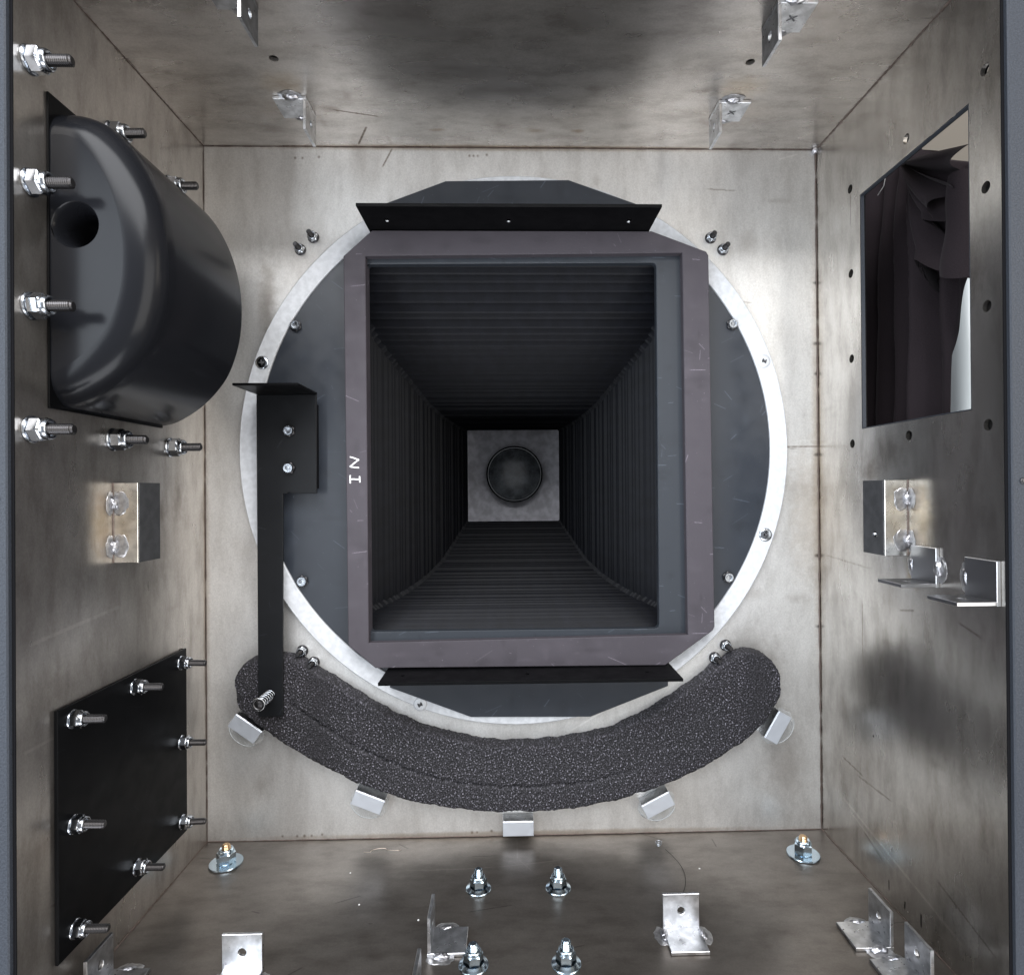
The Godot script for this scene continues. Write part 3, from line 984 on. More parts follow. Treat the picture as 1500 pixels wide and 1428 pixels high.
func build_bellows_group() -> void:
	var c := Vector2(0.0008, 0.376)
	var ring := thing("adapter_ring", "large pale brushed metal ring screwed to the back wall around the black disc", "ring", Vector3(c.x, c.y, 0.0005))
	var st := SurfaceTool.new()
	st.begin(Mesh.PRIMITIVE_TRIANGLES)
	st.set_smooth_group(-1)
	var n := 180
	for i in n:
		var a := Vector2.from_angle(TAU * i / n)
		var b := Vector2.from_angle(TAU * (i + 1) / n)
		var prof := [[0.2485, 0.0], [0.2485, 0.0055], [0.2490, 0.006], [0.2648, 0.006], [0.2655, 0.0053], [0.2655, 0.0]]
		for k in 5:
			var o := Vector3(a.x, a.y, 0) * float([-1, -1, 0, 1, 1][k]) + Vector3(0, 0, [0.0, 1.0, 1.0, 1.0, 0.0][k])
			q4(st, v3(a * prof[k][0], prof[k][1]), v3(b * prof[k][0], prof[k][1]), v3(b * prof[k + 1][0], prof[k + 1][1]), v3(a * prof[k + 1][0], prof[k + 1][1]), o)
	part(ring, "ring_body", done(st), M.ring_metal)
	cross_screw("ring_screw", "blue grey cross head screw on the ring above the flag plate", Vector3(-0.2423, 0.4608, 0.0064), "cross head screws in the pale ring", M.zinc, 10)
	cross_screw("ring_screw", "white cross head screw, upper of two on the ring's right", Vector3(0.2433, 0.4611, 0.0064), "cross head screws in the pale ring", M.ring_metal, 25)
	cross_screw("ring_screw", "grey cross head screw, lower of two on the ring's right", Vector3(0.2435, 0.2916, 0.0064), "cross head screws in the pale ring", M.zinc, 40)
	cross_screw("ring_screw", "half hidden cross head screw at the lower black angle's edge", Vector3(-0.0935, 0.1318, 0.0064), "cross head screws in the pale ring", M.ring_metal, 70)
	# black disc inside the ring
	var disc := thing("mounting_disc", "satin black disc filling the pale ring, with the rectangular bellows opening", "disc", Vector3(c.x, c.y, 0.0))
	part(disc, "disc_plate", plate(circle(Vector2.ZERO, 0.2483, 96), [rect(-0.150, -0.182, 0.148, 0.186)], 0.0045, 0.0003, 0.01), M.satin_black)
	for p in [[-0.2104, 0.4963, "upper left of the black disc, near the blower"], [0.2129, 0.4973, "upper right of the black disc near the upper ring screw"], [-0.2054, 0.2510, "lower left of the black disc, beside the flag shaped plate"], [0.2067, 0.2505, "lower right of the black disc, close to the purple frame"]]:
		lock_nut_bolt("socket_bolt", "small bright socket bolt at " + p[2], Vector3(p[0], p[1], 0.0046), Vector3.BACK, "socket bolts in the black disc", "socket", p[0] * 400.0)
	# the purple black frame
	var fr := thing("mask_frame", "purplish black board frame with clipped corners around the bellows mouth", "frame", Vector3(0, 0, 0.0046))
	var outer := PackedVector2Array([Vector2(-0.1603, 0.5575), Vector2(-0.1334, 0.5818), Vector2(0.1307, 0.5818), Vector2(0.1828, 0.5625), Vector2(0.1848, 0.5590), Vector2(0.1878, 0.2060), Vector2(0.1862, 0.2025), Vector2(0.1404, 0.1700), Vector2(-0.1328, 0.1712), Vector2(-0.1581, 0.1930)])
	var inner := PackedVector2Array([Vector2(-0.1390, 0.1948), Vector2(0.1622, 0.1985), Vector2(0.1598, 0.5614), Vector2(-0.1399, 0.5576)])
	part(fr, "frame_board", plate(outer, [inner], 0.0174, 0.0006, 0.01), M.frame_board)
	# IN, hand written in white, reading upwards
	var ink := [[[-0.1552, 0.3520], [-0.1552, 0.3445]], [[-0.1466, 0.3510], [-0.1463, 0.3452]], [[-0.1552, 0.3482], [-0.1463, 0.3482]], [[-0.1468, 0.3590], [-0.1556, 0.3600]], [[-0.1556, 0.3600], [-0.1470, 0.3665]], [[-0.1470, 0.3665], [-0.1552, 0.3692]]]
	var letters := ["letter_i", "letter_i", "letter_i", "letter_n", "letter_n", "letter_n"]
	for i in ink.size():
		var a := Vector3(ink[i][0][0], ink[i][0][1], 0.0176)
		var b := Vector3(ink[i][1][0], ink[i][1][1], 0.0176)
		var pts := []
		for k in 6:
			pts.append(a.lerp(b, k / 5.0) + Vector3(rng.randf_range(-1, 1), rng.randf_range(-1, 1), 0) * 0.00015)
		var tm := tube(pts, 0.00062, 8)
		var o := part(fr, letters[i], tm, M.white_ink)
		o.scale = Vector3(1, 1, 0.3)
		o.position.z = 0.0176 * 0.7
	# the grey black inner frame behind it
	var inn := thing("inner_frame", "blue grey metal frame set inside the purplish board, its right bar widest", "frame", Vector3(0, 0, 0.0050))
	var hole := PackedVector2Array()
	var hc := [Vector2(-0.1402, 0.2034), Vector2(0.1368, 0.2030), Vector2(0.1366, 0.5550), Vector2(-0.1404, 0.5530)]
	for k in 4:
		for s in 5:
			var ca: Vector2 = hc[k]
			var sx := 1.0 if k in [0, 3] else -1.0
			var sy := 1.0 if k < 2 else -1.0
			var r := 0.0035
			var ang := [PI, PI * 1.5, 0.0, PI * 0.5][k] as float
			hole.append(ca + Vector2(sx, sy) * r + Vector2.from_angle(ang + s / 4.0 * PI * 0.5) * r)
	part(inn, "frame_plate", plate(rect(-0.1460, 0.1915, 0.1640, 0.5640), [hole], 0.0085, 0.0006, 0.01), M.inner_black)
	# shelves: black aluminium angles above and below the frame
	var up := thing("black_angle", "black metal angle shelf above the bellows frame, with its pale underside holes", "angle bar", Vector3(0, 0, 0), "black angle shelves at the bellows frame")
	part(up, "back_leg", plate(PackedVector2Array([Vector2(-0.1367, 0.5852), Vector2(0.1285, 0.5852), Vector2(0.1285, 0.6098), Vector2(0.0531, 0.6361), Vector2(-0.0653, 0.6345), Vector2(-0.1367, 0.6076)]), [], 0.0028, 0.0003), M.satin_black, Transform3D(Basis.IDENTITY, Vector3(0, 0, 0.0068)))
	var sh := [circle(Vector2(-0.1155, 0.045), 0.0019, 14), circle(Vector2(-0.0052, 0.045), 0.0019, 14), circle(Vector2(0.1048, 0.045), 0.0022, 14)]
	part(up, "shelf", plate(rect(-0.1367, 0.0068, 0.1285, 0.0714), sh, 0.0028, 0.0003, 0.01), M.black_sheet, Transform3D(Basis(Vector3.RIGHT, Vector3.BACK, Vector3.DOWN), Vector3(0, 0.5850, 0)))
	for hx in [-0.1155, -0.0052, 0.1048]:
		part(up, "rivet_tip", dome(0.0015, 0.0015, 0.0011, 4, 0.1), M.ring_metal, Transform3D(facing(Vector3.DOWN), Vector3(hx, 0.5826, 0.0415)))
	var lo := thing("black_angle", "black metal angle shelf below the bellows frame, tapering down onto the pale ring", "angle bar", Vector3(0, 0, 0), "black angle shelves at the bellows frame")
	part(lo, "back_leg", plate(PackedVector2Array([Vector2(-0.122, 0.1665), Vector2(-0.122, 0.1490), Vector2(-0.0446, 0.1196), Vector2(0.0704, 0.1180), Vector2(0.146, 0.1465), Vector2(0.146, 0.1665)]), [], 0.0028, 0.0003), M.satin_black, Transform3D(Basis.IDENTITY, Vector3(0, 0, 0.0068)))
	sh = [circle(Vector2(-0.1040, 0.042), 0.0016, 14), circle(Vector2(0.0090, 0.042), 0.0016, 14), circle(Vector2(0.1190, 0.042), 0.0016, 14)]
	part(lo, "shelf", plate(rect(-0.1222, 0.0068, 0.1462, 0.0625), sh, 0.0028, 0.0003, 0.01), M.black_sheet, Transform3D(Basis(Vector3.RIGHT, Vector3.BACK, Vector3.DOWN), Vector3(0, 0.1697, 0)))
	# bellows: pleats from the frame back to the lens board
	var bel := thing("bellows", "black pleated camera bellows narrowing back to the lens board", "bellows", Vector3(0, 0, 0))
	var zs := [0.004, -0.02, -0.05, -0.09, -0.15, -0.20, -0.255, -0.31, -0.35, -0.39, -0.446]
	var ws := [0.1745, 0.1700, 0.1650, 0.1585, 0.1460, 0.1352, 0.1235, 0.1115, 0.1030, 0.0935, 0.0805]
	var ts := [0.5620, 0.5540, 0.5320, 0.5110, 0.4930, 0.4790, 0.4625, 0.4525, 0.4480, 0.4440, 0.4415]
	var bs := [0.1960, 0.2000, 0.2025, 0.2030, 0.2040, 0.2080, 0.2150, 0.2275, 0.2415, 0.2590, 0.2825]
	var count := 44
	for k in count:
		st = SurfaceTool.new()
		st.begin(Mesh.PRIMITIVE_TRIANGLES)
		st.set_smooth_group(-1)
		var wig := 0.0009 * sin(k * 2.4) + rng.randf_range(-0.0007, 0.0007)
		var sec := []
		for j in 5:   # valley (outside), up to a rounded ridge (inside), back to valley
			var f: float = [0.0, 0.40, 0.5, 0.60, 1.0][j]
			var z := lerpf(0.003, -0.446, (k + f) / float(count))
			var dep: float = [0.0052, -0.0036, -0.0048, -0.0036, 0.0052][j] + wig * float([0, 1, 1, 1, 0][j])
			var w := interp(zs, ws, z) + dep
			var tp := interp(zs, ts, z) + dep
			var bt := interp(zs, bs, z) - dep
			var cut := 0.005 * (w / 0.17) if j in [1, 2, 3] else 0.003
			sec.append([Vector3(-w, bt + cut, z), Vector3(-w + cut, bt, z), Vector3(w - cut, bt, z), Vector3(w, bt + cut, z), Vector3(w, tp - cut, z), Vector3(w - cut, tp, z), Vector3(-w + cut, tp, z), Vector3(-w, tp - cut, z)])
		for j in 4:
			for e in 8:
				var e1 := (e + 1) % 8
				var mid: Vector3 = (sec[j][e] + sec[j][e1]) * 0.5
				q4(st, sec[j][e], sec[j][e1], sec[j + 1][e1], sec[j + 1][e], Vector3(0.0, 0.37, mid.z) - mid)
		part(bel, "pleat", done(st), M.bellows_cloth)
	# lens board with the capped lens
	var lb := thing("lens_board", "square dark grey lens board at the far end of the bellows", "lens board", Vector3(0.0018, 0.3622, -0.449))
	part(lb, "board", plate(rect(-0.0780, -0.0790, 0.0768, 0.0772), [], 0.003, 0.0006), M.lens_board, Transform3D(Basis.IDENTITY, Vector3(0, 0, 0.0)))
	part(lb, "board_edge", plate(rect(-0.095, -0.095, 0.095, 0.095), [rect(-0.0785, -0.0795, 0.0773, 0.0777)], 0.006, 0.0004, 0.02), M.bellows_cloth, Transform3D(Basis.IDENTITY, Vector3(0, 0, -0.008)))
	var ln := thing("lens", "round black domed lens with a pale rim in the middle of the lens board", "lens", Vector3(0.0022, 0.3632, -0.446))
	part(ln, "barrel", lathe([[0.0468, 0.0, 1], [0.0468, 0.020, 1], [0.0462, 0.0215, 2], [0.0446, 0.0218, 3], [0.0440, 0.0212, 4], [0.0436, 0.018, 4]], 48), M.moulded_black)
	part(ln, "rim", lathe([[0.0447, 0.0, 1], [0.0447, 0.0010, 2], [0.0442, 0.0015, 2], [0.0434, 0.0015, 3], [0.0430, 0.0008, 3]], 48), M.stud_steel, Transform3D(Basis.IDENTITY, Vector3(0, 0, 0.0212)))
	var pr := []
	for k in 13:
		var a := k / 12.0
		pr.append([0.0437 * cos(a * PI * 0.5), 0.0165 + 0.013 * sin(a * PI * 0.5), 1])
	var face := mat("lens_face", lin(0.16, 0.175, 0.19), 0.32, 0.0, 0.6)
	face.albedo_texture = noise_tex(256, 256, 0.012, 4, 77, [grey(0.7), grey(1.0)], [0.25, 0.75])
	face.roughness_texture = noise_tex(256, 256, 0.012, 4, 78, [grey(0.7), grey(1.0)], [0.25, 0.75])
	tri(face, 16.0)
	part(ln, "front_cap", lathe(pr, 48), face)


func interp(xs: Array, ys: Array, x: float) -> float:   # xs falling
	for i in xs.size() - 1:
		if x >= xs[i + 1]:
			return lerpf(ys[i], ys[i + 1], clampf((xs[i] - x) / (xs[i] - xs[i + 1]), 0.0, 1.0))
	return ys[-1]


# =============================================================== left wall
func build_left_wall() -> void:
	# the blower: a half round housing on a flat flange
	var bl := thing("blower_housing", "black moulded half round blower housing on the left wall with a round inlet hole", "blower housing", Vector3(-0.3, 0.49, 0.14))
	var org := Vector3(-0.3, 0.49, 0.14)
	var half := [Vector2(0.0, 0.0975), Vector2(0.0105, 0.0975), Vector2(0.0205, 0.0955), Vector2(0.0305, 0.0905), Vector2(0.0400, 0.0820), Vector2(0.0490, 0.0700), Vector2(0.0575, 0.0535), Vector2(0.0635, 0.0360), Vector2(0.0670, 0.0180), Vector2(0.0682, 0.0), Vector2(0.0670, -0.0200), Vector2(0.0630, -0.0380), Vector2(0.0560, -0.0555), Vector2(0.0455, -0.0700), Vector2(0.0330, -0.0820), Vector2(0.0200, -0.0905), Vector2(0.0105, -0.0950), Vector2(0.0, -0.0970)]
	var cv := Curve2D.new()
	for i in half.size():
		var a: Vector2 = half[maxi(i - 1, 0)]
		var b: Vector2 = half[mini(i + 1, half.size() - 1)]
		cv.add_point(half[i], -(b - a) / 6.0, (b - a) / 6.0)
	cv.bake_interval = 0.001
	var prof := PackedVector2Array()
	var m := 56
	for i in m + 1:
		prof.append(cv.sample_baked(cv.get_baked_length() * i / m, true))
	var st := SurfaceTool.new()
	st.begin(Mesh.PRIMITIVE_TRIANGLES)
	st.set_smooth_group(0)
	var rings := []
	var levels := []   # [z, inset]
	levels.append([-0.0630, 0.0])
	levels.append([-0.061, 0.0])
	for k in 5:
		levels.append([lerpf(-0.05, 0.040, k / 4.0), 0.0])
	var fr := 0.020
	for k in range(1, 11):
		var a := k / 10.0 * PI * 0.5
		levels.append([0.046 + fr * sin(a), fr * (1.0 - cos(a)) * 1.05])
	for lv in levels:
		var ring := []
		for i in m + 1:
			var t := (prof[mini(i + 1, m)] - prof[maxi(i - 1, 0)]).normalized()
			var nn := Vector2(t.y, -t.x)   # inwards
			if nn.dot(Vector2(0.02, 0) - prof[i]) < 0:
				nn = -nn
			var q: Vector2 = prof[i] + nn * lv[1]
			if i == 0 or i == m:
				q.x = 0.0
			q.x = maxf(q.x, 0.0)
			ring.append(Vector3(q.x, q.y, lv[0]))
		rings.append(ring)
	for l in levels.size() - 1:
		for i in m:
			var mid: Vector3 = (rings[l][i] + rings[l][i + 1] + rings[l + 1][i]) / 3.0
			q4(st, rings[l][i], rings[l][i + 1], rings[l + 1][i + 1], rings[l + 1][i], mid - Vector3(0.01, 0.0, 0.0))
	var body := done(st)
	part(bl, "housing_body", body, M.moulded_black)
	# the flat front with the inlet hole
	var face := PackedVector2Array()
	for p in rings[-1]:
		var v := Vector2(p.x, p.y)
		if face.is_empty() or face[-1].distance_to(v) > 0.0004:
			face.append(v)
	var hc := Vector2(0.0172, 0.0190)
	st = begin()
	var o := subdivided(ccw(face), 0.004)
	var tr := fill2(o, [circle(hc, 0.0152, 32)])
	for i in range(0, tr.size(), 3):
		t3(st, v3(tr[i], 0.066), v3(tr[i + 1], 0.066), v3(tr[i + 2], 0.066), Vector3.BACK)
	part(bl, "front_face", done(st), M.moulded_black)
	part(bl, "inlet_lip", lathe([[0.0152, 0.0, 1], [0.0149, -0.0002, 1], [0.0145, -0.0008, 1], [0.0138, -0.0019, 1], [0.0131, -0.0036, 1], [0.0124, -0.006, 1], [0.0119, -0.010, 1], [0.0117, -0.015, 1], [0.0116, -0.03, 1], [0.0, -0.0305, 2]].map(func(e): return [e[0], e[1] + 0.0]), 32), M.moulded_black, Transform3D(Basis.IDENTITY, Vector3(hc.x, hc.y, 0.066)))
	part(bl, "base_flange", plate(rect(-0.0670, -0.0985, 0.0635, 0.1035), [], 0.0012, 0.0001), M.black_sheet, Transform3D(Basis(Vector3.FORWARD, Vector3.UP, Vector3.RIGHT), Vector3(0.0003, 0, 0.0)))
	# bolts round the blower: a column near the front edge, then rows above and below
	var g := "lock nut bolts around the blower on the left wall"
	var spots := [
		[0.6040, 0.2205, "highest in the column by the front edge"], [0.5285, 0.2205, "second from top in the column by the front edge"],
		[0.4525, 0.2205, "third from top in the column by the front edge"], [0.3766, 0.2205, "lowest in the column by the front edge"],
		[0.6040, 0.1410, "peeking over the blower top, nearer the front"], [0.6035, 0.0617, "peeking over the blower top, nearer the back wall"],
		[0.3766, 0.1410, "in the middle of the row under the blower"], [0.3762, 0.0626, "under the blower, nearest the back wall"]]
	var k := 0
	for s in spots:
		k += 1
		lock_nut_bolt("lock_nut_bolt", "zinc lock nut, black stud, " + s[2], Vector3(-0.2998, s[0], s[1]), Vector3.RIGHT, g, "wall", 17.0 * k)
	# the black cover plate with its bolts
	var cp := thing("cover_plate", "flat black rectangular cover plate bolted low on the left wall", "cover plate", Vector3(-0.2998, 0.1157, 0.1225))
	part(cp, "plate_sheet", plate(rect(-0.0805, -0.0815, 0.0805, 0.0815), [], 0.0025, 0.0004), M.black_sheet, Transform3D(Basis(Vector3.FORWARD, Vector3.UP, Vector3.RIGHT), Vector3.ZERO))
	g = "lock nut bolts holding the black cover plate"
	var ps := [
		[0.1873, 0.1893, "top front corner"], [0.1175, 0.1890, "middle of its front edge"], [0.0475, 0.1880, "bottom front corner"], [0.1870, 0.1205, "middle of its top edge"],
		[0.0468, 0.1185, "middle of its bottom edge"], [0.1868, 0.0522, "top back corner"], [0.1166, 0.0520, "middle of its back edge"], [0.0465, 0.0515, "bottom back corner"]]
	for s in ps:
		k += 1
		lock_nut_bolt("plate_bolt", "small lock nut on black cover plate, " + s[2], Vector3(-0.2972, s[0], s[1]), Vector3.RIGHT, g, "plate", 23.0 * k)
	# the welded block
	welded_block(-1.0)


func welded_block(side: float) -> void:
	var y0 := 0.2852 if side < 0 else 0.2845
	var y1 := 0.3446 if side < 0 else 0.3428
	var zf := 0.1413 if side < 0 else 0.1391
	var b := thing("welded_block", "plain steel block welded to the left wall, its right face dark" if side < 0 else "steel block welded to right wall, dark face with small hole", "block", Vector3(side * 0.3, (y0 + y1) / 2, zf), "steel blocks welded to the side walls")
	var h := y1 - y0
	var wide := 0.0181
	var deep := 0.030
	# front face sheet and dark side sheet of a folded channel
	part(b, "front_face", plate(rect(minf(0.0, -side * wide), -h / 2, maxf(0.0, -side * wide), h / 2), [], 0.0022, 0.0003), M.block_face, Transform3D(Basis.IDENTITY, Vector3(0, 0, -0.0022)))
	var hs := []
	if side > 0:
		hs.append(circle(Vector2(deep * 0.42, -h / 2 + 0.0155), 0.0023, 14))
	var bas := Basis(Vector3.FORWARD, Vector3.UP, Vector3.RIGHT) if side < 0 else Basis(Vector3.FORWARD, Vector3.UP, Vector3.RIGHT)
	part(b, "side_face", plate(rect(0.0023, -h / 2, deep, h / 2), hs, 0.0022, 0.0003, 0.005), M.mill_scale, Transform3D(bas, Vector3(wide - 0.0022 if side < 0 else -wide, 0, 0)))
	if side > 0:
		part(b, "screw_tip", lathe([[0.0011, 0.0, 1], [0.0011, 0.003, 1], [0.0, 0.0034, 2]], 10), M.zinc, Transform3D(facing(Vector3(-1, 0, 0)), Vector3(-wide + 0.001, -h / 2 + 0.0160, -deep * 0.42 + 0.0006)))
	for e in [-1.0, 1.0]:
		part(b, "end_cap", plate(rect(0.0023, 0.0, deep, wide - 0.0023), [], 0.0022, 0.0002), M.mill_scale, Transform3D(Basis(Vector3.FORWARD, Vector3(-side, 0, 0), Vector3(0, -side, 0)), Vector3(0, e * (h / 2 - 0.0012) + (0.0011 if side > 0 else -0.0011), 0)))
	for yy in ([0.0145, -0.0175] if side < 0 else [0.0145, -0.0175]):
		part(b, "weld_bead", dome(0.0034, 0.0050, 0.0036, int(yy * 3000) + 90, 0.6), M.weld_metal, Transform3D(facing(Vector3(-side, 0, 1)), Vector3(-side * 0.0010, yy, 0.0006)))
		part(b, "weld_halo", dome(0.0066, 0.0088, 0.0006, int(yy * 3000) + 95, 0.3), M.weld_halo, Transform3D(facing(Vector3(-side, 0, 0)), Vector3(-side * 0.0001, yy, 0.002)))
		part(b, "weld_halo", dome(0.0060, 0.0088, 0.0006, int(yy * 3000) + 97, 0.3), M.weld_halo, Transform3D(Basis.IDENTITY, Vector3(-side * 0.0052, yy, 0.0)))
	part(b, "joint_seam", tube([Vector3(-side * 0.0002, -h / 2, 0.0002), Vector3(-side * 0.0002, 0, 0.0002), Vector3(-side * 0.0002, h / 2, 0.0002)], 0.0006, 6), M.seam_rust)


# =============================================================== right wall
func build_right_wall() -> void:
	welded_block(1.0)
	var g := "small angle brackets welded inside the cabinet"
	angle_bracket("angle bracket on the right wall just under the steel block", Vector3(0.2999, 0.2655, 0.1600), Vector3.LEFT, Vector3.UP, g, [[0.013, 0.0142], [0.013, -0.0142]], 0.028, false, "dull_steel")
	angle_bracket("angle bracket on the right wall at the very front edge", Vector3(0.2999, 0.2625, 0.2160), Vector3.LEFT, Vector3.UP, g, [[0.014, 0.0142]], 0.028, false, "dull_steel")


# =============================================================== ceiling
func build_ceiling() -> void:
	var g := "small angle brackets welded inside the cabinet"
	angle_bracket("angle bracket under the ceiling at left, near the back wall", Vector3(-0.1762, CEIL - 0.0002, 0.0650), Vector3.DOWN, Vector3.LEFT, g, [[0.012, 0.0142], [0.013, -0.0142]])
	angle_bracket("ceiling angle bracket with inked X, near the back wall", Vector3(0.1766, CEIL - 0.0002, 0.0650), Vector3.DOWN, Vector3.RIGHT, g, [[0.012, 0.0142], [0.013, -0.0142]], 0.028, true)
	angle_bracket("ceiling angle bracket at upper left, cut by the picture's top edge", Vector3(-0.1770, CEIL - 0.0002, 0.1915), Vector3.DOWN, Vector3.LEFT, g, [[0.012, 0.0142], [0.013, -0.0142]])
	angle_bracket("ceiling angle bracket with inked X, cut by the picture's top edge", Vector3(0.1800, CEIL - 0.0002, 0.1760), Vector3.DOWN, Vector3.RIGHT, g, [[0.012, 0.0142], [0.013, -0.0142]], 0.028, true)


# =============================================================== floor
func build_floor() -> void:
	var g := "nuts and studs standing on the cabinet floor"
	lock_nut_bolt("floor_bolt", "nut with copper coloured stud on wide washer, back left floor corner", Vector3(-0.2657, 0.0002, 0.0362), Vector3.UP, g, "corner", 12)
	lock_nut_bolt("floor_bolt", "nut with copper coloured stud on wide washer, back right floor corner", Vector3(0.2615, 0.0002, 0.0421), Vector3.UP, g, "corner", 40)
	lock_nut_bolt("floor_bolt", "bluish flange nut, back left of the four on the floor", Vector3(-0.0347, 0.0002, 0.0812), Vector3.UP, g, "flange", 8)
	lock_nut_bolt("floor_bolt", "bluish flange nut, back right of the four on the floor", Vector3(0.0327, 0.0002, 0.0828), Vector3.UP, g, "flange", 22)
	lock_nut_bolt("floor_bolt", "bluish flange nut, front left of the four, beside a bracket", Vector3(-0.0340, 0.0002, 0.1665), Vector3.UP, g, "flange", 2)
	lock_nut_bolt("floor_bolt", "bluish flange nut, front right of the four on the floor", Vector3(0.0318, 0.0002, 0.1675), Vector3.UP, g, "flange", 15)
	g = "small angle brackets welded inside the cabinet"
	angle_bracket("front facing floor bracket with round hole, at bottom left below a corner nut", Vector3(-0.1952, 0.0002, 0.1668), Vector3.UP, Vector3.BACK, g, [[0.012, 0.0142], [0.012, -0.0142]])
	angle_bracket("front facing floor bracket with round hole, right of the flange nuts", Vector3(0.1225, 0.0002, 0.1345), Vector3.UP, Vector3.BACK, g, [[0.008, 0.0142], [0.008, -0.0142]])
	angle_bracket("angle bracket on the floor by the right wall, the farther of two in a line", Vector3(0.2712, 0.0002, 0.1490), Vector3.UP, Vector3.LEFT, g, [[0.011, 0.0142], [0.011, -0.0142]])
	angle_bracket("angle bracket by the right wall, nearer the front, cut by the bottom edge", Vector3(0.2752, 0.0002, 0.1870), Vector3.UP, Vector3.LEFT, g, [[0.011, 0.0142], [0.011, -0.0142]])
	angle_bracket("edge on floor bracket just left of the front left flange nut", Vector3(-0.0680, 0.0002, 0.1440), Vector3.UP, Vector3.RIGHT, g, [[0.011, 0.0142], [0.010, -0.0142]])
	angle_bracket("thin sliver of an edge on bracket at the bottom picture edge", Vector3(-0.0706, 0.0002, 0.2010), Vector3.UP, Vector3.RIGHT, g, [[0.012, 0.0142], [0.012, -0.0142]])
	angle_bracket("angle bracket in the bottom left corner beside the left wall", Vector3(-0.2895, 0.0002, 0.1780), Vector3.UP, Vector3.RIGHT, g, [[0.012, 0.0142], [0.013, -0.0142]])
	# loose bits
	var w := thing("wire_scrap", "short kinked bit of pale copper wire on the floor at left of centre", "wire", Vector3(-0.128, 0.0006, 0.023))
	var pts := []
	for i in 40:
		var t := i / 39.0
		pts.append(Vector3(lerpf(-0.016, 0.020, t) + 0.002 * sin(t * 17.0), 0.0006 + 0.0012 * absf(sin(t * 6.0)), 0.0035 * sin(t * 9.0 + 0.5) * (1.0 - 0.4 * t)))
	part(w, "wire_strand", tube(pts, 0.00028, 6), M.copper_wire)
	w = thing("swarf_curl", "tiny curled metal shaving on the floor near the back wall at right", "shaving", Vector3(0.1318, 0.0006, 0.026))
	pts = []
	for i in 60:
		var t := i / 59.0
		pts.append(Vector3(0.0030 * cos(t * 19.0) * (0.5 + 0.5 * t), 0.0014 + 0.0036 * t, 0.0030 * sin(t * 19.0) * (0.5 + 0.5 * t)))
	part(w, "shaving", tube(pts, 0.00032, 6), M.zinc)
	w = thing("hair_strand", "long thin dark hair curling over the floor right of the flange nuts", "hair", Vector3(0.137, 0.0004, 0.03))
	pts = []
	for i in 50:
		var t := i / 49.0
		pts.append(Vector3(0.010 * sin(t * 3.4) - 0.012 * t * t, 0.0004, lerpf(0.0, 0.085, t)))
	part(w, "strand", tube(pts, 0.00016, 5), M.black_seal)
	var crumbs := [[-0.149, 0.055, "left of the back flange nuts"], [-0.131, 0.098, "at left between washer and bracket"], [-0.08, 0.118, "left of the edge on bracket"], [0.16, 0.06, "near the back wall at right"]]
	for cst in crumbs:
		var cr := thing("dust_crumb", "single pale crumb of dust on the floor " + cst[2], "crumb", Vector3(cst[0], 0.0002, cst[1]), "crumbs on the floor")
		part(cr, "crumb", dome(0.0007, 0.0006, 0.0007, int(cst[0] * 1000.0) + 500, 0.6), M.dust, Transform3D(facing(Vector3.UP), Vector3.ZERO))


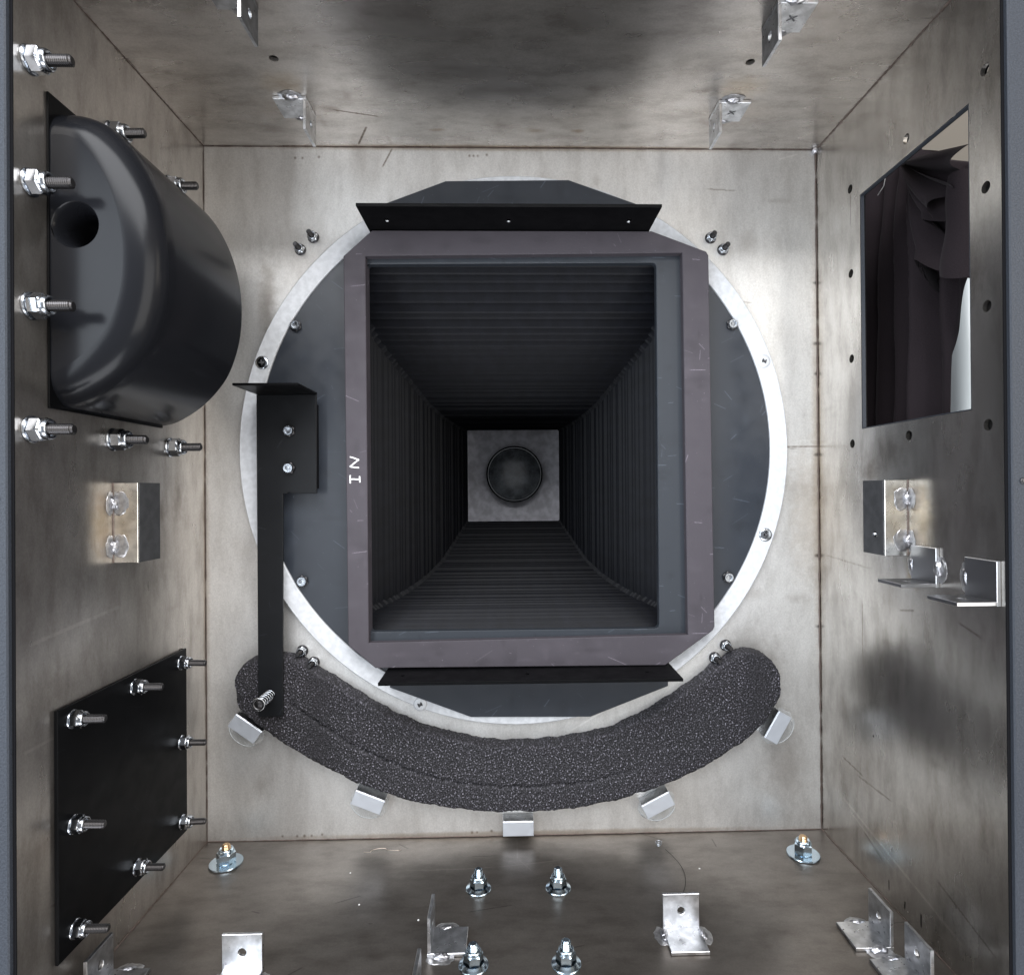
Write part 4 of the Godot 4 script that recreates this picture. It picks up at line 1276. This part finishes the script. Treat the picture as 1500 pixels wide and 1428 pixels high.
# =============================================================== back wall
func build_back_wall() -> void:
	var g := "pairs of small lock nuts on the back wall around the ring"
	var k := 0
	for p in [
		[-0.1948, 0.5835, "upper left of the ring, the upper one of its pair"], [-0.2074, 0.5716, "upper left of the ring, the lower one of its pair"],
		[0.1940, 0.5840, "upper right of the ring, the upper one of its pair"], [0.2061, 0.5725, "upper right of the ring, the lower one of its pair"],
		[-0.2077, 0.1830, "lower left of the ring, the upper one of its pair"], [-0.1966, 0.1717, "lower left of the ring, the lower one of its pair"],
		[0.2055, 0.1828, "lower right of the ring, the upper one of its pair"], [0.1946, 0.1708, "lower right of the ring, the lower one of its pair"]]:
		k += 1
		lock_nut_bolt("small_lock_nut", "small back wall nut " + p[2], Vector3(p[0], p[1], 0.0002), Vector3.BACK, g, "back", 19.0 * k)
	# the flag shaped plate
	var fp := thing("flag_plate", "tall black flag shaped plate left of the bellows with a small ledge on top", "plate", Vector3(0, 0, 0.0165))
	part(fp, "upright", plate(PackedVector2Array([Vector2(-0.2432, 0.4283), Vector2(-0.1872, 0.4283), Vector2(-0.1876, 0.3352), Vector2(-0.2120, 0.3352), Vector2(-0.2120, 0.3362), Vector2(-0.2148, 0.3362), Vector2(-0.2148, 0.3352), Vector2(-0.2190, 0.3350), Vector2(-0.2202, 0.1263), Vector2(-0.2430, 0.1263)]), [], 0.0025, 0.0004), M.flag_black)
	part(fp, "ledge", plate(rect(-0.2432, 0.0, -0.1872, 0.0535), [], 0.0022, 0.0004), M.black_sheet, Transform3D(Basis(Vector3.RIGHT, Vector3.BACK, Vector3.DOWN), Vector3(0, 0.4306, 0)))
	part(fp, "spacer", box(Vector3(0.05, 0.08, 0.0115), 0.0), M.black_seal, Transform3D(Basis.IDENTITY, Vector3(-0.2145, 0.38, -0.0118)))
	lock_nut_bolt("socket_bolt", "bright socket head bolt in the flag shaped plate, upper of its two", Vector3(-0.2124, 0.3941, 0.0191), Vector3.BACK, "socket bolts in the flag plate", "socket", 12)
	lock_nut_bolt("socket_bolt", "bright socket head bolt in the flag shaped plate, lower of its two", Vector3(-0.2126, 0.3590, 0.0191), Vector3.BACK, "socket bolts in the flag plate", "socket", 40)
	# the spring loaded pin at its foot
	var pin := thing("spring_pin", "black headed pin with a coil spring near the foot of the flag shaped plate", "spring pin", Vector3(-0.2318, 0.1470, 0.0190))
	part(pin, "pin", lathe([[0.0022, 0.0, 1], [0.0022, 0.026, 1], [0.0, 0.0262, 2]], 14), M.black_oxide)
	part(pin, "head", lathe([[0.0034, 0.0, 1], [0.0055, 0.0008, 1], [0.0056, 0.0030, 1], [0.0050, 0.0036, 2], [0.0042, 0.0036, 2], [0.0036, 0.0026, 3], [0.0024, 0.0030, 4], [0.0, 0.0042, 4]], 26), M.black_oxide, Transform3D(Basis.IDENTITY, Vector3(0, 0, 0.0245)))
	part(pin, "head_rim", lathe([[0.0057, 0.0, 1], [0.0060, 0.0006, 1], [0.0057, 0.0012, 1], [0.0053, 0.0012, 2]], 26), M.stud_steel, Transform3D(Basis.IDENTITY, Vector3(0, 0, 0.0268)))
	var pts := []
	for i in 110:
		var t := i / 109.0
		pts.append(Vector3(0.0043 * cos(t * TAU * 5.5), 0.0043 * sin(t * TAU * 5.5), 0.001 + t * 0.0225))
	part(pin, "coil_spring", tube(pts, 0.00075, 7), M.zinc)
	build_foam()
	build_clips()


func smooth_path(p: Array, n: int) -> PackedVector2Array:
	var cv := Curve2D.new()
	for i in p.size():
		var a := Vector2(p[maxi(i - 1, 0)][0], p[maxi(i - 1, 0)][1])
		var b := Vector2(p[mini(i + 1, p.size() - 1)][0], p[mini(i + 1, p.size() - 1)][1])
		cv.add_point(Vector2(p[i][0], p[i][1]), -(b - a) / 6.0, (b - a) / 6.0)
	cv.bake_interval = 0.002
	var r := PackedVector2Array()
	for i in n + 1:
		r.append(cv.sample_baked(cv.get_baked_length() * i / n, true))
	return r


func build_foam() -> void:
	var fo := thing("foam_strip", "crescent of dark speckled open cell foam under the ring on the back wall", "foam", Vector3(0, 0, 0.0002))
	var n := 260
	var outer := smooth_path([[-0.2661, 0.1565], [-0.2652, 0.1430], [-0.2610, 0.1300], [-0.2420, 0.1125], [-0.1999, 0.0844], [-0.1550, 0.0605], [-0.0905, 0.0383], [-0.0060, 0.0285], [0.0792, 0.0349], [0.1486, 0.0545], [0.1918, 0.0761], [0.2286, 0.0998], [0.2500, 0.1280], [0.2545, 0.1420], [0.2537, 0.1554]], n)
	var inner := smooth_path([[-0.2661, 0.1565], [-0.2640, 0.1680], [-0.2558, 0.1771], [-0.2400, 0.1815], [-0.2122, 0.1803], [-0.1673, 0.1531], [-0.1287, 0.1285], [-0.0900, 0.1110], [-0.0446, 0.0985], [-0.0088, 0.0940], [0.0337, 0.0959], [0.0797, 0.1030], [0.1128, 0.1149], [0.1526, 0.1372], [0.1926, 0.1662], [0.2126, 0.1785], [0.2326, 0.1795], [0.2450, 0.1730], [0.2537, 0.1554]], n)
	var nz := FastNoiseLite.new()
	nz.seed = 5
	nz.frequency = 38.0
	var fz := FastNoiseLite.new()
	fz.seed = 6
	fz.frequency = 320.0
	var rows := 44
	var grid := []
	for i in n + 1:
		var line := []
		var across := outer[i].distance_to(inner[i])
		for j in rows + 1:
			var s := j / float(rows)
			var p := outer[i].lerp(inner[i], s)
			var d := minf(s, 1.0 - s) * across
			var endd := minf(i, n - i) / float(n) * 0.6
			var edge := minf(d, endd * 0.9 + 0.001)
			var z := 0.0150 * sqrt(clampf(1.0 - pow(1.0 - clampf(edge / 0.0030, 0.0, 1.0), 2.0), 0.0, 1.0))
			# the cut that runs along the lower part, from the left end to past the middle
			var cs := 0.50 - 0.13 * sin(clampf((i / float(n)) / 0.75, 0.0, 1.0) * PI * 0.5) - 0.03 * nz.get_noise_2d(p.x * 1.7, 3.0) - 0.02 * nz.get_noise_2d(p.x * 6.0, 8.0)
			var live := smoothstep(0.10, 0.16, i / float(n)) * (1.0 - smoothstep(0.60, 0.74, i / float(n)))
			z -= 0.0060 * live * exp(-pow((s - cs) * across / 0.0008, 2.0)) * (0.75 + 0.5 * fz.get_noise_2d(p.x, 1.0))
			z += (0.0004 * nz.get_noise_2d(p.x, p.y) + 0.0009 * fz.get_noise_2d(p.x, p.y)) * clampf(edge / 0.003, 0.0, 1.0)
			if j == 0 or j == rows:
				z = 0.0
			var wob := Vector2(nz.get_noise_2d(p.x, 4.0 + p.y), nz.get_noise_2d(p.x, 9.0 + p.y)) * 0.0018 + Vector2(fz.get_noise_2d(p.x, 2.0 + p.y), fz.get_noise_2d(p.x, 7.0 + p.y)) * 0.0009
			line.append(Vector3(p.x + wob.x, p.y + wob.y, z))
		grid.append(line)
	var st := SurfaceTool.new()
	st.begin(Mesh.PRIMITIVE_TRIANGLES)
	st.set_smooth_group(0)
	for i in n:
		for j in rows:
			q4(st, grid[i][j], grid[i + 1][j], grid[i + 1][j + 1], grid[i][j + 1], Vector3.BACK)
	part(fo, "foam_body", done(st), M.foam)


func build_clips() -> void:
	var g := "aluminium clips glued along the foam's lower edge"
	var spots := [[-0.2532, 0.1194, -35.6, "below the spring pin at the foam's left end", true], [-0.1398, 0.0487, -22.0, "second from the left under the foam", true], [0.0, 0.0215, 0.0, "at the bottom middle of the foam", false], [0.1311, 0.0404, 27.0, "second from the right under the foam", true], [0.2448, 0.1100, 60.0, "at the foam's right end near the right wall", true]]
	var k := 0
	for s in spots:
		k += 1
		var o := thing("foam_clip", "small bright aluminium angle clip " + s[3], "clip", Vector3(s[0], s[1], 0.0002), g, Basis(Vector3.BACK, deg_to_rad(s[2])))
		# flat leg faces the front and runs outwards (-y); the other leg stands on the wall
		part(o, "front_leg", plate(rect(-0.0147, -0.0135, 0.0147, 0.0), [], 0.0016, 0.0003), M.aluminium_face, Transform3D(Basis.IDENTITY, Vector3(0, 0, 0.0142)))
		part(o, "standing_leg", plate(rect(-0.0147, 0.0, 0.0147, 0.0141), [], 0.0016, 0.0003), M.aluminium, Transform3D(Basis(Vector3.RIGHT, Vector3.BACK, Vector3.DOWN), Vector3(0, -0.0001, 0)))
		if s[4]:
			part(o, "glue_pad", dome(0.0182, 0.0158, 0.0011, 70 + k, 0.22), M.glue, Transform3D(Basis.IDENTITY, Vector3(0.0015 - 0.002 * k * 0.3, -0.0135, 0.0)))
			var rim := []
			for i in 22:
				var a := lerpf(PI * 1.15, PI * 1.75, i / 21.0)
				rim.append(Vector3(0.0182 * cos(a), -0.0135 + 0.0158 * sin(a), 0.0003))
			part(o, "glue_edge", tube(rim, 0.00035, 6), M.glue_rim)


# =============================================================== seen through the side window
func build_window_view() -> void:
	var wl := part(self, "room_wall", plate(rect(-1.2, -0.6, 1.0, 1.0), [], 0.02, 0.0), M.cream_wall, Transform3D(Basis(Vector3.BACK, Vector3.UP, Vector3.LEFT), Vector3(1.6, 0, 0)))
	wl.set_meta("kind", "structure")
	wl.set_meta("label", "pale cream room wall glimpsed through the window in the right wall")
	wl = part(self, "room_ceiling", plate(rect(0.0, -1.5, 2.2, 1.2), [], 0.02, 0.0), M.beige_wall, Transform3D(Basis(Vector3.RIGHT, Vector3.BACK, Vector3.DOWN), Vector3(0.45, 1.08, 0)))
	wl.set_meta("kind", "structure")
	wl.set_meta("label", "beige surface above the cream wall, seen through the window")
	# drape
	var base := Vector3(0.36, 0.64, 0.05)
	var dr := thing("dark_drape", "dark brown cloth gathered and hanging in folds behind the window in the right wall", "cloth", base)
	var gather := Vector2(0.034, 0.645)   # z, y
	var nz := FastNoiseLite.new()
	nz.seed = 12
	nz.frequency = 7.0
	var grid := []
	for j in 151:
		var v := j / 150.0
		var line := []
		for i in 111:
			var u := i / 110.0
			var y := 0.665 - v * 0.45
			var zr := interp([0.56, 0.535, 0.512, 0.502, 0.476, 0.45, 0.0], [0.134, 0.128, 0.111, 0.106, 0.097, 0.087, 0.086], y)
			var z := lerpf(-0.085, zr, u)
			# folds fan out from the gather
			var fan := (z - gather.x) / maxf(0.03, 0.05 + 0.55 * (gather.y - y))
			var ph := z * 215.0 * lerpf(1.25, 1.0, smoothstep(0.0, 0.35, v)) - 9.0 * (gather.x - z) * (1.0 - v) + 1.4 * nz.get_noise_2d(z * 2.0, y * 0.6)
			var deep := smoothstep(0.0, 0.20, v)
			var fold := 0.0100 * sin(ph) * lerpf(0.45, 1.0, deep) + 0.0065 * sin(ph * 0.43 + 1.0) + 0.001 * sin(ph * 2.3 + fan) * (1.0 - smoothstep(0.85, 1.0, u))
			fold *= 1.0 - 0.8 * smoothstep(0.86, 1.0, u)
			if z > 0.046:
				y = minf(y, 0.648 - 0.74 * (z - 0.046))
			line.append(Vector3(0.378 + fold - 0.012 * v, y, z) - base)
		grid.append(line)
	part(dr, "hanging_sheet", cloth_mesh(grid), M.drape)
	# loose flaps that fan out from the gather to the right, one over the other, with wavy hems
	for f in [[20.0, 50.0, 0.098, 0.351, 0.3, 1.3], [36.0, 66.0, 0.096, 0.356, 1.9, 1.5], [58.0, 86.0, 0.115, 0.362, 4.0, 1.2]]:
		var gr := []
		for j in 25:
			var rr := j / 24.0
			var line := []
			for i in 49:
				var u := i / 48.0
				var an := deg_to_rad(lerpf(f[0], f[1], u))
				var rad: float = f[2] * (0.06 + 0.94 * rr) * (1.0 + 0.10 * sin(u * 13.0 + f[4]) * rr)
				var wave := sin(u * TAU * f[5] + f[4])
				var x: float = f[3] - 0.013 * wave * (0.15 + 0.85 * rr) - 0.006 * sin(rr * PI) - 0.006 * maxf(0.0, rr - 0.85) * 6.0 * wave
				line.append(Vector3(x, 0.632 - sin(an) * rad, 0.052 + cos(an) * rad) - base)
			gr.append(line)
		part(dr, "loose_flap", cloth_mesh(gr), M.drape)
	# a roll of cloth hanging at the right edge
	var gr2 := []
	for j in 25:
		var v := j / 24.0
		var line := []
		for i in 21:
			var u := i / 20.0
			var a := lerpf(-2.6, 1.9, u)
			var r := lerpf(0.008, 0.016, v) * (1.0 + 0.08 * sin(v * 9.0))
			line.append(Vector3(0.353 + r * cos(a + PI), 0.585 - v * 0.082 + 0.006 * sin(u * 6.0) * v, 0.126 + 0.004 * v + r * sin(a)) - base)
		gr2.append(line)
	part(dr, "rolled_edge", cloth_mesh(gr2), M.drape)
	part(dr, "loose_thread", tube([Vector3(-0.014, -0.006, -0.008), Vector3(-0.016, -0.014, -0.007), Vector3(-0.015, -0.022, -0.012), Vector3(-0.016, -0.027, -0.020)], 0.0004, 5), M.thread)
	var tb := thing("white_tube", "white vertical tube beyond the window, right of the dark cloth", "tube", Vector3(0.46, 0.20, -0.010))
	part(tb, "tube_body", lathe([[0.0, 0.0], [0.017, 0.0, 1], [0.017, 0.40, 1], [0.015, 0.402, 2], [0.0, 0.402]], 32), M.white_tube, Transform3D(facing(Vector3.UP), Vector3.ZERO))
	var ob := thing("orange_box", "sliver of an orange object beyond the window, above the dark cloth", "box", Vector3(0.56, 0.735, -0.075))
	part(ob, "box_body", box(Vector3(0.04, 0.02, 0.03), 0.001), M.orange_paint)


func cloth_mesh(grid: Array) -> ArrayMesh:
	var st := SurfaceTool.new()
	st.begin(Mesh.PRIMITIVE_TRIANGLES)
	st.set_smooth_group(0)
	var back := []
	for j in grid.size() - 1:
		for i in grid[0].size() - 1:
			q4(st, grid[j][i], grid[j][i + 1], grid[j + 1][i + 1], grid[j + 1][i], Vector3.LEFT * 0.2 + Vector3.BACK * 0.1)
	return done(st)
